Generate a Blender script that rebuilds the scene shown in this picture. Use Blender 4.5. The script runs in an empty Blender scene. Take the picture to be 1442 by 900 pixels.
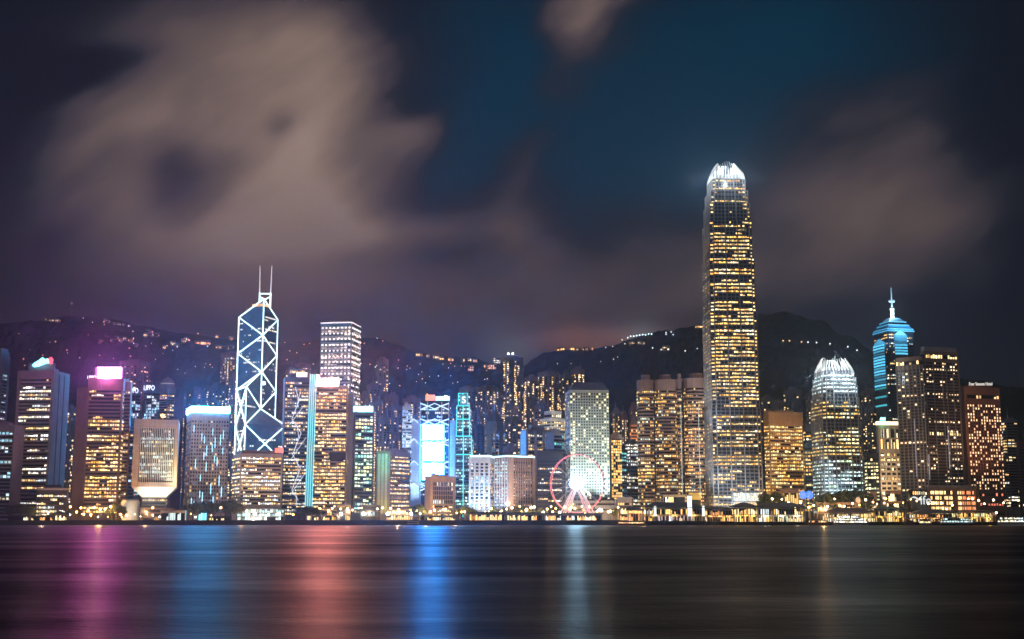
import bpy, math, random
from mathutils import Vector, noise as mnoise
random.seed(7)
R = math.radians
scene = bpy.context.scene
COL = scene.collection
# ------------------------------------------------------------------ camera
F = 1800.0; CXP, CYP = 721.0, 450.0; CAMH = 7.5
PITCH = math.atan(279 / F)
SP, CP = math.sin(PITCH), math.cos(PITCH)
cam = bpy.data.cameras.new('camera'); camo = bpy.data.objects.new('camera', cam); COL.objects.link(camo)
camo.location = (0, 0, CAMH); camo.rotation_euler = (math.pi / 2 + PITCH, 0, 0)
cam.sensor_fit = 'HORIZONTAL'; cam.sensor_width = 36; cam.lens = 36 * F / 1442
cam.clip_start = 1; cam.clip_end = 60000
scene.camera = camo
scene.view_settings.view_transform = 'Standard'; scene.view_settings.look = 'None'
scene.view_settings.gamma = 1; scene.view_settings.exposure = 0.0
scene.view_settings.use_curve_mapping = False
scene.render.engine = 'CYCLES'
scene.cycles.use_denoising = True
scene.cycles.max_bounces = 5; scene.cycles.diffuse_bounces = 2; scene.cycles.glossy_bounces = 3
scene.cycles.volume_bounces = 0
scene.cycles.sample_clamp_indirect = 10.0
scene.cycles.caustics_reflective = False; scene.cycles.caustics_refractive = False

def ray(px, py):
    b = (CYP - py) / F
    return ((px - CXP) / F, CP - b * SP, SP + b * CP)
def W(px, py, Y):
    d = ray(px, py); t = Y / d[1]
    return Vector((d[0] * t, Y, CAMH + d[2] * t))
def ratio(px, py):
    d = ray(px, py); return d[0] / d[1]

# ------------------------------------------------------------------ node helpers
class NT:
    def __init__(s, tree): s.t = tree; s.n = tree.nodes; s.l = tree.links
    def new(s, typ, **kw):
        n = s.n.new(typ)
        for k, v in kw.items(): setattr(n, k, v)
        return n
    def put(s, sock, v):
        if isinstance(v, bpy.types.NodeSocket): s.l.new(v, sock)
        else: sock.default_value = v
    def math(s, op, a, b=0.0, c=0.0, clamp=False):
        n = s.new('ShaderNodeMath', operation=op, use_clamp=clamp)
        s.put(n.inputs[0], a); s.put(n.inputs[1], b)
        if op in ('MULTIPLY_ADD', 'WRAP'): s.put(n.inputs[2], c)
        return n.outputs[0]
    def vec(s, op, a, b=(0, 0, 0), c=(0, 0, 0)):
        n = s.new('ShaderNodeVectorMath', operation=op)
        s.put(n.inputs[0], a)
        if op not in ('LENGTH',): s.put(n.inputs[1], b)
        if op == 'MULTIPLY_ADD': s.put(n.inputs[2], c)
        return n.outputs['Value'] if op in ('DOT_PRODUCT', 'LENGTH') else n.outputs[0]
    def ramp(s, fac, stops, interp='LINEAR'):
        n = s.new('ShaderNodeValToRGB'); cr = n.color_ramp; cr.interpolation = interp
        while len(cr.elements) < len(stops): cr.elements.new(0.5)
        for e, (p, c) in zip(cr.elements, stops):
            e.position = p; e.color = (c[0], c[1], c[2], 1)
        s.put(n.inputs[0], fac); return n.outputs[0]
    def noise(s, vecs, scale, detail=4, rough=.5, dist=0.0):
        n = s.new('ShaderNodeTexNoise')
        if vecs is not None: s.l.new(vecs, n.inputs['Vector'])
        n.inputs['Scale'].default_value = scale; n.inputs['Detail'].default_value = detail
        n.inputs['Roughness'].default_value = rough; n.inputs['Distortion'].default_value = dist
        return n.outputs

# ------------------------------------------------------------------ sky
world = bpy.data.worlds.new('World'); scene.world = world; world.use_nodes = True
wt = NT(world.node_tree); wt.n.clear()
tc = wt.new('ShaderNodeTexCoord')
sep = wt.new('ShaderNodeSeparateXYZ'); wt.l.new(tc.outputs['Generated'], sep.inputs[0])
ysafe = wt.math('MAXIMUM', sep.outputs[1], 0.08)
uu = wt.math('DIVIDE', sep.outputs[0], ysafe); vv = wt.math('DIVIDE', sep.outputs[2], ysafe)
comb = wt.new('ShaderNodeCombineXYZ'); wt.l.new(uu, comb.inputs[0]); wt.l.new(vv, comb.inputs[1])
P0 = comb.outputs[0]
def uv(px, py):
    d = ray(px, py); return (d[0] / d[1], d[2] / d[1])
def stretched(ang, sx, sy):
    c, s_ = math.cos(ang), math.sin(ang)
    a = wt.vec('DOT_PRODUCT', P0, (c * sx, s_ * sx, 0)); b = wt.vec('DOT_PRODUCT', P0, (-s_ * sy, c * sy, 0))
    n = wt.new('ShaderNodeCombineXYZ'); wt.l.new(a, n.inputs[0]); wt.l.new(b, n.inputs[1]); return n.outputs[0]
warp1 = wt.noise(stretched(R(32), 3.0, 5.5), 1.0, 3, .5)['Color']
warp2 = wt.noise(stretched(R(32), 9, 24), 1.0, 3, .55)['Color']
Pw = wt.vec('ADD', P0, wt.vec('MULTIPLY_ADD', warp1, (.13, .10, 0), (-.065, -.05, 0)))
Pw = wt.vec('ADD', Pw, wt.vec('MULTIPLY_ADD', warp2, (.04, .025, 0), (-.02, -.0125, 0)))
def blobs(P, lst, acc=0.0):
    for (px, py, rx, ry, w) in lst:
        u, v = uv(px, py); a = F / rx; b = F / ry
        q = wt.vec('MULTIPLY_ADD', P, (a, b, 0), (-u * a, -v * b, 0))
        g = wt.math('EXPONENT', wt.math('MULTIPLY', wt.vec('DOT_PRODUCT', q, q), -1.0))
        acc = wt.math('MULTIPLY_ADD', g, float(w), acc)
    return acc
cloud = blobs(Pw, [
    (340, 230, 210, 170, .62), (455, 215, 110, 100, .40), (330, 50, 190, 110, .44), (460, 70, 80, 110, .30),
    (320, 325, 200, 60, .36), (510, 300, 120, 60, .30), (620, 325, 130, 30, .26), (590, 190, 50, 50, .30),
    (120, 270, 130, 120, .34), (420, 400, 300, 80, .30), (130, 30, 140, 70, .20), (190, 180, 80, 70, .18),
    (700, 430, 330, 90, .34), (735, 250, 50, 90, .30), (760, 340, 80, 60, .16), (880, 400, 160, 80, .16),
    (800, 25, 52, 46, .60), (840, -10, 60, 25, .3), (775, 110, 45, 45, .22),
    (1235, 280, 160, 90, .42), (1120, 290, 120, 80, .28), (1285, 180, 90, 60, .26), (1370, 310, 130, 90, .30),
    (1150, 380, 180, 60, .28), (980, 340, 100, 60, .22),
    (245, 272, 58, 48, -.36), (398, 182, 36, 28, -.24), (110, 95, 80, 45, -.34), (0, 120, 50, 160, -.15),
    (575, 145, 40, 36, -.22), (655, 230, 40, 70, -.22), (630, 375, 70, 36, -.24), (830, 320, 40, 40, -.14)])
fine = wt.noise(stretched(R(34), 9, 28), 1.0, 5, .6)['Fac']
soft = wt.noise(stretched(R(28), 5, 9), 1.0, 3, .5)['Fac']
dens = wt.math('ADD', cloud, wt.math('MULTIPLY_ADD', fine, .24, -.12))
dens = wt.math('ADD', dens, wt.math('MULTIPLY_ADD', soft, .46, -.19), clamp=True)
teal = blobs(Pw, [(700, 90, 150, 170, .75), (920, 140, 230, 170, .9), (1130, 80, 190, 140, .7), (640, 230, 60, 80, .5), (860, 260, 120, 60, .4), (1000, 250, 90, 90, .4)])
mixb = wt.new('ShaderNodeMix', data_type='RGBA'); wt.put(mixb.inputs[0], wt.math('MULTIPLY', teal, 1.0, clamp=True))
mixb.inputs[6].default_value = (.0065, .008, .0135, 1); mixb.inputs[7].default_value = (.0, .0270, .0560, 1)
ccl = wt.ramp(dens, [(0.0, (.0065, .008, .0135)), (.30, (.024, .024, .034)), (.50, (.074, .056, .064)), (.72, (.170, .120, .106)), (.90, (.30, .208, .170)), (1.0, (.38, .27, .22))], 'LINEAR')
mixc = wt.new('ShaderNodeMix', data_type='RGBA'); mr = wt.new('ShaderNodeMapRange', interpolation_type='SMOOTHSTEP')
wt.l.new(dens, mr.inputs[0]); mr.inputs[1].default_value = .02; mr.inputs[2].default_value = .42; wt.l.new(mr.outputs[0], mixc.inputs[0])
wt.l.new(mixb.outputs[2], mixc.inputs[6]); wt.l.new(ccl, mixc.inputs[7]); ccol = mixc.outputs[2]
# near the hills the low air is a dull violet grey from the town lights
lowf = wt.math('EXPONENT', wt.math('MULTIPLY', wt.math('MAXIMUM', wt.math('SUBTRACT', vv, .06), 0.0), -7.5))
leftf = blobs(P0, [(430, 430, 420, 140, 1.0), (760, 470, 240, 80, .45)])
mixl = wt.new('ShaderNodeMix', data_type='RGBA'); wt.put(mixl.inputs[0], wt.math('MULTIPLY', lowf, .62))
wt.l.new(ccol, mixl.inputs[6]); mixl.inputs[7].default_value = (.013, .0145, .024, 1)
mixr = wt.new('ShaderNodeMix', data_type='RGBA'); wt.put(mixr.inputs[0], wt.math('MULTIPLY', leftf, .55, clamp=True))
wt.l.new(mixl.outputs[2], mixr.inputs[6]); mixr.inputs[7].default_value = (.052, .035, .031, 1)
# town light caught by the low cloud over the ridge lamps
def tinted(base, lst, colr):
    m = wt.new('ShaderNodeMix', data_type='RGBA', blend_type='ADD'); wt.put(m.inputs[0], blobs(Pw, lst))
    wt.l.new(base, m.inputs[6]); m.inputs[7].default_value = (*colr, 1); return m.outputs[2]
sky = tinted(mixr.outputs[2], [(835, 472, 80, 26, 1.3), (985, 458, 26, 12, .5), (330, 405, 140, 40, .35)], (.13, .05, .03))
sky = tinted(sky, [(895, 462, 34, 30, 1.0), (720, 487, 34, 28, .9)], (.05, .07, .08))
nishita = wt.new('ShaderNodeTexSky', sky_type='NISHITA'); nishita.sun_disc = False
nishita.sun_elevation = R(-6); nishita.sun_rotation = R(200)
nb = wt.new('ShaderNodeBackground'); wt.l.new(nishita.outputs[0], nb.inputs[0]); nb.inputs[1].default_value = .05
bg = wt.new('ShaderNodeBackground'); wt.l.new(sky, bg.inputs[0]); bg.inputs[1].default_value = 1.0
addw = wt.new('ShaderNodeAddShader'); wt.l.new(bg.outputs[0], addw.inputs[0]); wt.l.new(nb.outputs[0], addw.inputs[1])
wo = wt.new('ShaderNodeOutputWorld'); wt.l.new(addw.outputs[0], wo.inputs[0])
world.cycles.sampling_method = 'MANUAL'; world.cycles.sample_map_resolution = 256

# ------------------------------------------------------------------ the one weak "sun": glow of the city behind the camera
sd = bpy.data.lights.new('night_glow', 'SUN'); so = bpy.data.objects.new('night_glow', sd); COL.objects.link(so)
sd.energy = 0.26; sd.angle = R(40); sd.color = (.86, .85, .92)
so.rotation_euler = (R(68), 0, R(-22))

# ------------------------------------------------------------------ materials
def material(name): 
    m = bpy.data.materials.new(name); m.use_nodes = True
    t = NT(m.node_tree); return m, t, t.n['Principled BSDF']
_wall = {}
def wall(name, c, rough=.8, joint=3.9, spread=.25):
    """cast or clad facade: panel joints, streaks of grime"""
    if name in _wall: return _wall[name]
    m, t, b = material(name)
    tc = t.new('ShaderNodeTexCoord')
    n1 = t.noise(tc.outputs['Object'], .08, 5, .6)['Fac']
    mp = t.new('ShaderNodeMapping'); t.l.new(tc.outputs['Object'], mp.inputs[0]); mp.inputs['Scale'].default_value = (.9, .9, .05)
    n2 = t.noise(mp.outputs[0], 1.0, 3, .5)['Fac']
    s_ = t.new('ShaderNodeSeparateXYZ'); t.l.new(tc.outputs['Object'], s_.inputs[0])
    fr = t.math('FRACT', t.math('DIVIDE', s_.outputs[2], joint))
    jt = t.math('GREATER_THAN', fr, .06)
    k = t.math('ADD', t.math('MULTIPLY', n1, .5), t.math('MULTIPLY', n2, .5))
    k = t.math('MULTIPLY', k, t.math('MULTIPLY_ADD', jt, .35, .65))
    lo = [x * (1 - spread * 1.6) for x in c]; hi = [min(.85, x * (1 + spread)) for x in c]
    t.l.new(t.ramp(k, [(.2, lo), (.62, hi)]), b.inputs['Base Color'])
    b.inputs['Roughness'].default_value = rough
    _wall[name] = m; return m
def metal(name, c, rough=.35, met=.8):
    m, t, b = material(name)
    n1 = t.noise(None, 3.0, 3)['Fac']
    t.l.new(t.ramp(n1, [(.3, [x * .8 for x in c]), (.7, c)]), b.inputs['Base Color'])
    b.inputs['Roughness'].default_value = rough; b.inputs['Metallic'].default_value = met; return m
def glassy(name, c, rough=.12):
    m, t, b = material(name)
    tc = t.new('ShaderNodeTexCoord'); n1 = t.noise(tc.outputs['Object'], .15, 3)['Fac']
    t.l.new(t.ramp(n1, [(.3, [x * .6 for x in c]), (.7, c)]), b.inputs['Base Color'])
    b.inputs['Roughness'].default_value = rough; b.inputs['Specular IOR Level'].default_value = .6; return m
def lamp_mat(name, c, k, sample=True, grain=0.0):
    m, t, b = material(name)
    b.inputs['Base Color'].default_value = (.2, .2, .2, 1)
    b.inputs['Emission Color'].default_value = (*c, 1); b.inputs['Emission Strength'].default_value = k
    if grain:
        tc = t.new('ShaderNodeTexCoord'); n1 = t.noise(tc.outputs['Object'], .45, 2)['Fac']
        t.l.new(t.math('MULTIPLY', t.math('MULTIPLY_ADD', n1, 2 * grain, 1 - grain), k), b.inputs['Emission Strength'])
    m.cycles.emission_sampling = 'FRONT' if sample else 'NONE'; return m
def window_material():
    """every pane carries its own 'glow' (what its room's lamps give off); unlit panes are dark glass"""
    m, t, b = material('window_glass')
    b.inputs['Base Color'].default_value = (.012, .016, .022, 1); b.inputs['Roughness'].default_value = .18
    a = t.new('ShaderNodeAttribute', attribute_name='glow')
    tc = t.new('ShaderNodeTexCoord')
    n1 = t.noise(tc.outputs['Object'], .9, 2, .6)['Fac']
    v = t.vec('MULTIPLY', a.outputs['Color'], (1, 1, 1))
    sc = t.new('ShaderNodeVectorMath', operation='SCALE'); t.l.new(v, sc.inputs[0])
    t.l.new(t.math('MULTIPLY_ADD', n1, 1.9, .05), sc.inputs['Scale'])
    t.l.new(sc.outputs[0], b.inputs['Emission Color']); b.inputs['Emission Strength'].default_value = 2.0
    m.cycles.emission_sampling = 'NONE'; return m
WIN = window_material()
CONC = wall('pale_concrete', (.34, .29, .27)); CONC2 = wall('grey_concrete', (.26, .25, .27)); BROWN = wall('brown_stone', (.26, .17, .13))
CREAM = wall('cream_tiles', (.50, .40, .33)); DARKW = wall('dark_cladding', (.035, .038, .045), .35); PINKW = wall('pink_render', (.30, .19, .18))
WHITEW = wall('white_cladding', (.62, .64, .64), .5); SLATE = wall('slate_cladding', (.11, .12, .15), .4); APT = wall('apartment_render', (.20, .155, .155))
APT2 = wall('grey_apartment_render', (.155, .155, .18)); BLUEG = wall('blue_glass_cladding', (.05, .085, .12), .3); BLACK = wall('black_cladding', (.018, .019, .023), .4)
GLASS = glassy('dark_glass', (.02, .026, .034)); STEEL = metal('steel', (.6, .62, .64)); DKSTEEL = metal('dark_steel', (.12, .12, .13), .5, .5)
SILVER = wall('silver_panel', (.40, .42, .44), .35)

# ------------------------------------------------------------------ mesh builder
class MB:
    def __init__(s): s.v = []; s.f = []; s.g = []; s.back = set()
    def poly(s, pts, glow=None):
        i = len(s.v); s.v += [tuple(p) for p in pts]; s.f.append(tuple(range(i, i + len(pts)))); s.g.append(glow)
    def backing(s, ft, e, z0, z1, off=.06, u0=0.0, u1=1.0):
        a, b = Vector(ft[e]), Vector(ft[(e + 1) % len(ft)]); d = b - a; nr = Vector((d.y, -d.x)).normalized() * off
        p, q = a + d * u0 + nr, a + d * u1 + nr; s.back.add(len(s.f))
        s.poly([(p.x, p.y, z0), (q.x, q.y, z0), (q.x, q.y, z1), (p.x, p.y, z1)])
    def prism(s, foot, z0, z1, foot2=None, cap=True, z1s=None):
        n = len(foot); f2 = foot2 or foot; zt = z1s or [z1] * n
        i = len(s.v)
        s.v += [(p[0], p[1], z0) for p in foot] + [(p[0], p[1], z) for p, z in zip(f2, zt)]
        for k in range(n):
            j = (k + 1) % n; s.f.append((i + k, i + j, i + n + j, i + n + k)); s.g.append(None)
        if cap:
            s.f.append(tuple(i + n + k for k in range(n))); s.g.append(None)
            s.f.append(tuple(i + n - 1 - k for k in range(n))); s.g.append(None)
    def box(s, c, size, rz=0.0, glow=None):
        cx, cy, cz = c; a, b, h = size[0] / 2, size[1] / 2, size[2] / 2
        co, si = math.cos(rz), math.sin(rz)
        ft = [(cx + x * co - y * si, cy + x * si + y * co) for x, y in ((-a, -b), (a, -b), (a, b), (-a, b))]
        k0 = len(s.g); s.prism(ft, cz - h, cz + h)
        if glow:
            for k in range(k0, len(s.g)): s.g[k] = glow
    def bar(s, p, q, r, n=6, r2=None):
        p, q = Vector(p), Vector(q); d = (q - p)
        if d.length < 1e-6: return
        d.normalize(); a = d.orthogonal().normalized(); b = d.cross(a); r2 = r if r2 is None else r2
        i = len(s.v)
        for (c, rr) in ((p, r), (q, r2)):
            for k in range(n):
                t = 2 * math.pi * k / n; s.v.append(tuple(c + a * (rr * math.cos(t)) + b * (rr * math.sin(t))))
        for k in range(n):
            j = (k + 1) % n; s.f.append((i + k, i + j, i + n + j, i + n + k)); s.g.append(None)
        s.f.append(tuple(i + n - 1 - k for k in range(n))); s.g.append(None)
        s.f.append(tuple(i + n + k for k in range(n))); s.g.append(None)
    def ball(s, c, r, nu=10, nv=6, sz=1.0, fn=None):
        c = Vector(c); i = len(s.v)
        for a in range(nv + 1):
            th = math.pi * a / nv
            for b in range(nu):
                ph = 2 * math.pi * b / nu
                d = Vector((math.sin(th) * math.cos(ph), math.sin(th) * math.sin(ph), math.cos(th) * sz))
                s.v.append(tuple(c + d * r * (fn(d) if fn else 1)))
        for a in range(nv):
            for b in range(nu):
                e = (b + 1) % nu
                s.f.append((i + a * nu + b, i + (a + 1) * nu + b, i + (a + 1) * nu + e, i + a * nu + e)); s.g.append(None)
    def lathe(s, c, prof, n=16):
        i = len(s.v)
        for (r, z) in prof:
            for k in range(n):
                t = 2 * math.pi * k / n; s.v.append((c[0] + r * math.cos(t), c[1] + r * math.sin(t), c[2] + z))
        for a in range(len(prof) - 1):
            for k in range(n):
                j = (k + 1) % n; s.f.append((i + a * n + k, i + a * n + j, i + (a + 1) * n + j, i + (a + 1) * n + k)); s.g.append(None)
    def build(s, name, mat, parent=None, smooth=False, backmat=None):
        o0 = parent.matrix_world.translation if False else (Vector(parent['_loc']) if parent is not None else Vector((0, 0, 0)))
        me = bpy.data.meshes.new(name)
        me.from_pydata([(x - o0[0], y - o0[1], z - o0[2]) for x, y, z in s.v], [], s.f)
        if any(g for g in s.g):
            at = me.attributes.new('glow', 'FLOAT_COLOR', 'FACE')
            dat = []
            for g in s.g: dat += [*(g or (0, 0, 0)), 1]
            at.data.foreach_set('color', dat)
        me.materials.append(mat)
        if backmat is not None:
            me.materials.append(backmat)
            for k in s.back: me.polygons[k].material_index = 1
        if smooth: me.polygons.foreach_set('use_smooth', [True] * len(me.polygons))
        o = bpy.data.objects.new(name, me); COL.objects.link(o)
        if parent is not None: o.parent = parent
        o['_loc'] = tuple(o0)
        return o
def tag(o, label, cat, group=None):
    o['label'] = label; o['category'] = cat
    if group: o['group'] = group
    return o
def thing(name, label, cat, loc, group=None):
    o = bpy.data.objects.new(name, None); COL.objects.link(o); o.location = loc; o['_loc'] = tuple(loc)
    o.empty_display_size = 1
    return tag(o, label, cat, group)
def struct(name, mb, m):
    o = mb.build(name, m); o['kind'] = 'structure'; return o
def centre(ft): return (sum(p[0] for p in ft) / len(ft), sum(p[1] for p in ft) / len(ft))
def inset(ft, k):
    c = centre(ft); return [(c[0] + (p[0] - c[0]) * k, c[1] + (p[1] - c[1]) * k) for p in ft]
GZ = 4.0
def foot(x0, xb, x1, Y, th=None, dep=32, yref=650, asp=1.0):
    r0, rb, r1 = ratio(x0, yref), ratio(xb, yref), ratio(x1, yref)
    p1 = (rb * Y, Y); phi = math.atan(rb)
    wl, wr = xb - x0, x1 - xb; th_given = th is not None
    if th is None:
        if wr < .5: th = phi
        elif wl < .5: th = phi + math.pi / 2 - 1e-3
        else: th = phi + math.atan(wr / wl * asp)
    else: th = R(th)
    c, s_ = math.cos(th), math.sin(th)
    if wl < .5: a = dep
    else: a = (p1[0] - r0 * p1[1]) / (c + r0 * s_)
    if wr < .5: b = dep
    else: b = (r1 * p1[1] - p1[0]) / (s_ - r1 * c)
    if not (1.5 < a < 110 and 1.5 < b < 75):
        if th_given: return foot(x0, xb, x1, Y, None, dep, yref, max(.25, asp * min(1, .35)) if wr < wl * .2 else asp)
        a = min(max(a, 2), 110); b = min(max(b, 2), 75)
    p0 = (p1[0] - a * c, p1[1] + a * s_); p2 = (p1[0] + b * s_, p1[1] + b * c)
    return [p0, p1, p2, (p0[0] + p2[0] - p1[0], p0[1] + p2[1] - p1[1])]

WARM = [(1, .60, .21), (1, .70, .32), (1, .52, .15), (1, .82, .52), (1, .66, .26)]
WHITE = [(1, .90, .70), (.88, .97, 1), (1, .82, .52), (1, .94, .82)]
GOLD = [(1, .55, .12), (1, .63, .18), (1, .47, .09), (1, .74, .34)]
COOL = [(.5, .82, 1), (.72, .94, 1), (.36, .72, .9), (.9, .98, 1)]
GREEN = [(.70, .95, .58), (.42, .88, .74), (1, .9, .42), (.9, .95, .7)]
ORANGE = [(1, .42, .13), (1, .52, .18), (1, .66, .3)]
def pick(pal, g=1.0, j=.35):
    c = random.choice(pal); k = g * random.uniform(1 - j, 1 + j); return (c[0] * k, c[1] * k, c[2] * k)

def floor_panes(mb, ft, z0, z1, pane, dens, pal, gain, proud=.2, faces=None, gap=.12, run=.6, edge=.03, tint=None):
    """one floor's ribbon of windows: dark glass, with the lit panes a little proud of it"""
    n = len(ft)
    for e in range(n):
        if faces is not None and e not in faces: continue
        a, b = Vector(ft[e]), Vector(ft[(e + 1) % n]); d = b - a; L = d.length
        if L < 1.0: continue
        d /= L; nr = Vector((d.y, -d.x)); a = a + d * L * edge; L *= 1 - 2 * edge
        p, q = a + nr * proud * .5, a + d * L + nr * proud * .5
        mb.poly([(p.x, p.y, z0), (q.x, q.y, z0), (q.x, q.y, z1), (p.x, p.y, z1)])
        m = max(1, round(L / pane)); st = random.random() < dens
        fd = min(1, max(0, dens * random.uniform(.7, 1.3))); colr = random.choice(pal)
        for i in range(m):
            zt_ = z1 - (z1 - z0) * random.choice((0, 0, 0, .15, .3, .45)); j0, j1 = random.uniform(-.08, .08), random.uniform(-.08, .08)
            if random.random() > run: st = random.random() < fd
            if not st: continue
            if random.random() < .35: colr = random.choice(pal)
            g = gain * random.choice((.35, .6, .8, 1.0, 1.0, 1.3, 1.7))
            u0, u1 = (i + gap + j0) / m * L, (i + 1 - gap + j1) / m * L
            p, q = a + d * u0 + nr * proud, a + d * u1 + nr * proud
            mb.poly([(p.x, p.y, z0), (q.x, q.y, z0), (q.x, q.y, zt_), (p.x, p.y, zt_)], tuple(c * g for c in colr))

class T: pass
def bands(t, z0, z1, ft=None, fh=3.9, wh=.55, pane=3.0, busy=.35, quiet=.12, pal=WARM, gain=1.0, proud=.2, faces=None, dens_fn=None, gap=.12, run=.6, edge=.03, name='window_band', ftfn=None):
    nf = max(1, int((z1 - z0) / fh)); h = (z1 - z0) / nf
    for k in range(nf):
        mb = MB(); fr = (k + .5) / nf
        bz = min(.97, (dens_fn(fr) if dens_fn else busy) * 1.2 + .03)
        dens = random.uniform(.55, 1.0) if random.random() < bz else random.uniform(0, quiet * 2.8)
        zz = z0 + k * h + h * (1 - wh) * .5
        f = ftfn(zz) if ftfn else (ft or t.ft)
        floor_panes(mb, f, zz, zz + h * wh, pane, dens, pal, gain * random.uniform(.75, 1.2), proud, faces, gap, run, edge)
        mb.build(name, WIN, t.o)
def piers(t, z0, z1, spacing, w, d, mat, ft=None, faces=(0, 1), name='pier', ends=True):
    ft = ft or t.ft; n = len(ft)
    for e in faces:
        a, b = Vector(ft[e]), Vector(ft[(e + 1) % n]); dd = b - a; L = dd.length; dd /= L; nr = Vector((dd.y, -dd.x))
        m = max(1, round(L / spacing))
        for i in range(0 if ends else 1, m + 1 if ends else m):
            c = a + dd * (L * i / m) + nr * (d * .5 - .05 + .003 * e); mb = MB()
            mb.box((c.x, c.y, (z0 + z1) / 2), (w, d, z1 - z0), math.atan2(dd.y, dd.x)); mb.build(name, mat, t.o)
def tower(name, label, x0, xb, x1, ytop, Y, mat, cat='tower', th=None, dep=32, asp=1.0, roof=True, group=None, z0=GZ, cap=None):
    t = T(); yref = min(700, (ytop + 700) / 2)
    t.ft = foot(x0, xb, x1, Y, th, dep, yref, asp); t.z0 = z0; t.z1 = W(xb, ytop, Y).z; t.Y = Y
    c = centre(t.ft); t.o = thing(name, label, cat, (c[0], c[1], z0), group); t.c = c
    mb = MB(); mb.prism(t.ft, z0, t.z1); t.body = mb.build('wall', mat, t.o)
    if roof:
        mb = MB(); f = inset(t.ft, .55); mb.prism(f, t.z1 + .01, t.z1 + random.uniform(3, 6)); mb.build('roof_plant', mat, t.o)
        mb = MB(); f1 = inset(t.ft, 1.012); mb.prism(f1, t.z1 - 1.0, t.z1 + 1.2); mb.build('parapet', cap or mat, t.o)
        if random.random() < .45:
            q = t.ft[random.randrange(4)]; x, y = t.c[0] + (q[0] - t.c[0]) * .4, t.c[1] + (q[1] - t.c[1]) * .4
            mb = MB(); mb.bar((x, y, t.z1), (x, y, t.z1 + random.uniform(8, 16)), .28, 5, .1); mb.build('antenna', STEEL, t.o)
        if random.random() < .5:
            q = t.ft[random.randrange(4)]; x, y = t.c[0] + (q[0] - t.c[0]) * .72, t.c[1] + (q[1] - t.c[1]) * .72
            mb = MB(); mb.box((x, y, t.z1 + 2.8), (random.uniform(4, 7), random.uniform(4, 6), 3.2)); mb.build('plant_room', mat, t.o)
    return t
def face_panel(t, e, u0, u1, z0, z1, proud=.5, thick=.4, ft=None):
    """a slab on face e between fractions u0..u1 -> MB"""
    ft = ft or t.ft; a, b = Vector(ft[e]), Vector(ft[(e + 1) % len(ft)]); d = b - a; nr = Vector((d.y, -d.x)).normalized()
    p, q = a + d * u0, a + d * u1; mb = MB()
    f = [p + nr * proud, q + nr * proud, q + nr * (proud - thick), p + nr * (proud - thick)]
    mb.prism([(v.x, v.y) for v in f], z0, z1); return mb
def lettering(text, px, py, Y, size, mat, parent, rz=0.0, ext=.25, name='sign_lettering', sx=1.0):
    cu = bpy.data.curves.new(name, 'FONT'); cu.body = text; cu.size = size; cu.extrude = ext; cu.align_x = 'CENTER'; cu.align_y = 'CENTER'
    tmp = bpy.data.objects.new(name, cu); COL.objects.link(tmp); bpy.context.view_layer.update()
    me = bpy.data.meshes.new_from_object(tmp.evaluated_get(bpy.context.evaluated_depsgraph_get())); bpy.data.objects.remove(tmp)
    me.materials.clear(); me.materials.append(mat); o = bpy.data.objects.new(name, me); COL.objects.link(o)
    p = W(px, py, Y)
    if parent is not None: o.parent = parent; p = p - Vector(parent['_loc'])
    o.location = p; o.rotation_euler = (math.pi / 2, 0, rz); o.scale = (sx, 1, 1); return o
def spot(px, py, Y, target, power, color, size=70, blend=.8, rad=.4):
    """a floodlight spot, placed near the facade it lights and turned away from the harbour"""
    l = bpy.data.lights.new('floodlight', 'SPOT'); o = bpy.data.objects.new('floodlight', l); COL.objects.link(o)
    p = W(px, py, Y); o.location = p; l.energy = power * 5.0; l.color = color; l.spot_size = R(size); l.spot_blend = blend; l.shadow_soft_size = rad
    o.rotation_euler = (Vector(target) - p).to_track_quat('-Z', 'Y').to_euler(); return o
def point(p, power, color, rad=.5):
    l = bpy.data.lights.new('lamp_light', 'POINT'); o = bpy.data.objects.new('lamp_light', l); COL.objects.link(o)
    o.location = p; l.energy = power; l.color = color; l.shadow_soft_size = rad; return o
# ================================================================== SETTING
def water_material():
    m, t, b = material('harbour_water'); t.n.remove(b)
    out = t.n['Material Output']
    gl = t.new('ShaderNodeBsdfPrincipled'); df = t.new('ShaderNodeBsdfDiffuse'); ad = t.new('ShaderNodeMixShader')
    df.inputs['Color'].default_value = (.010, .019, .036, 1); gl.inputs['Base Color'].default_value = (.005, .008, .014, 1); gl.inputs['IOR'].default_value = 1.33
    t.l.new(df.outputs[0], ad.inputs[1]); t.l.new(gl.outputs[0], ad.inputs[2]); t.l.new(ad.outputs[0], out.inputs['Surface'])
    geo = t.new('ShaderNodeNewGeometry')
    def st(sx, sy):
        n = t.new('ShaderNodeMapping'); t.l.new(geo.outputs['Position'], n.inputs[0]); n.inputs['Scale'].default_value = (sx, sy, 1); return n.outputs[0]
    swell = t.noise(st(.018, .036), 1.0, 4, .6)['Fac']
    chop = t.noise(st(.75, 1.2), 1.0, 5, .65)['Fac']
    mid = t.noise(st(.13, .26), 1.0, 4, .6)['Fac']
    bump = t.new('ShaderNodeBump'); bump.inputs['Strength'].default_value = 1.0; bump.inputs['Distance'].default_value = 1.0
    h = t.math('ADD', t.math('MULTIPLY', swell, 1.0), t.math('ADD', t.math('MULTIPLY', chop, .42), t.math('MULTIPLY', mid, .45)))
    t.l.new(h, bump.inputs['Height']); t.l.new(bump.outputs[0], gl.inputs['Normal'])
    patch = t.noise(st(.011, .024), 1.0, 6, .65)['Fac']
    t.l.new(t.math('MULTIPLY_ADD', patch, .14, .25), gl.inputs['Roughness'])
    t.l.new(t.ramp(patch, [(.34, (.20,) * 3), (.5, (.52,) * 3), (.64, (1.0,) * 3)]), ad.inputs[0])
    return m
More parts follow.
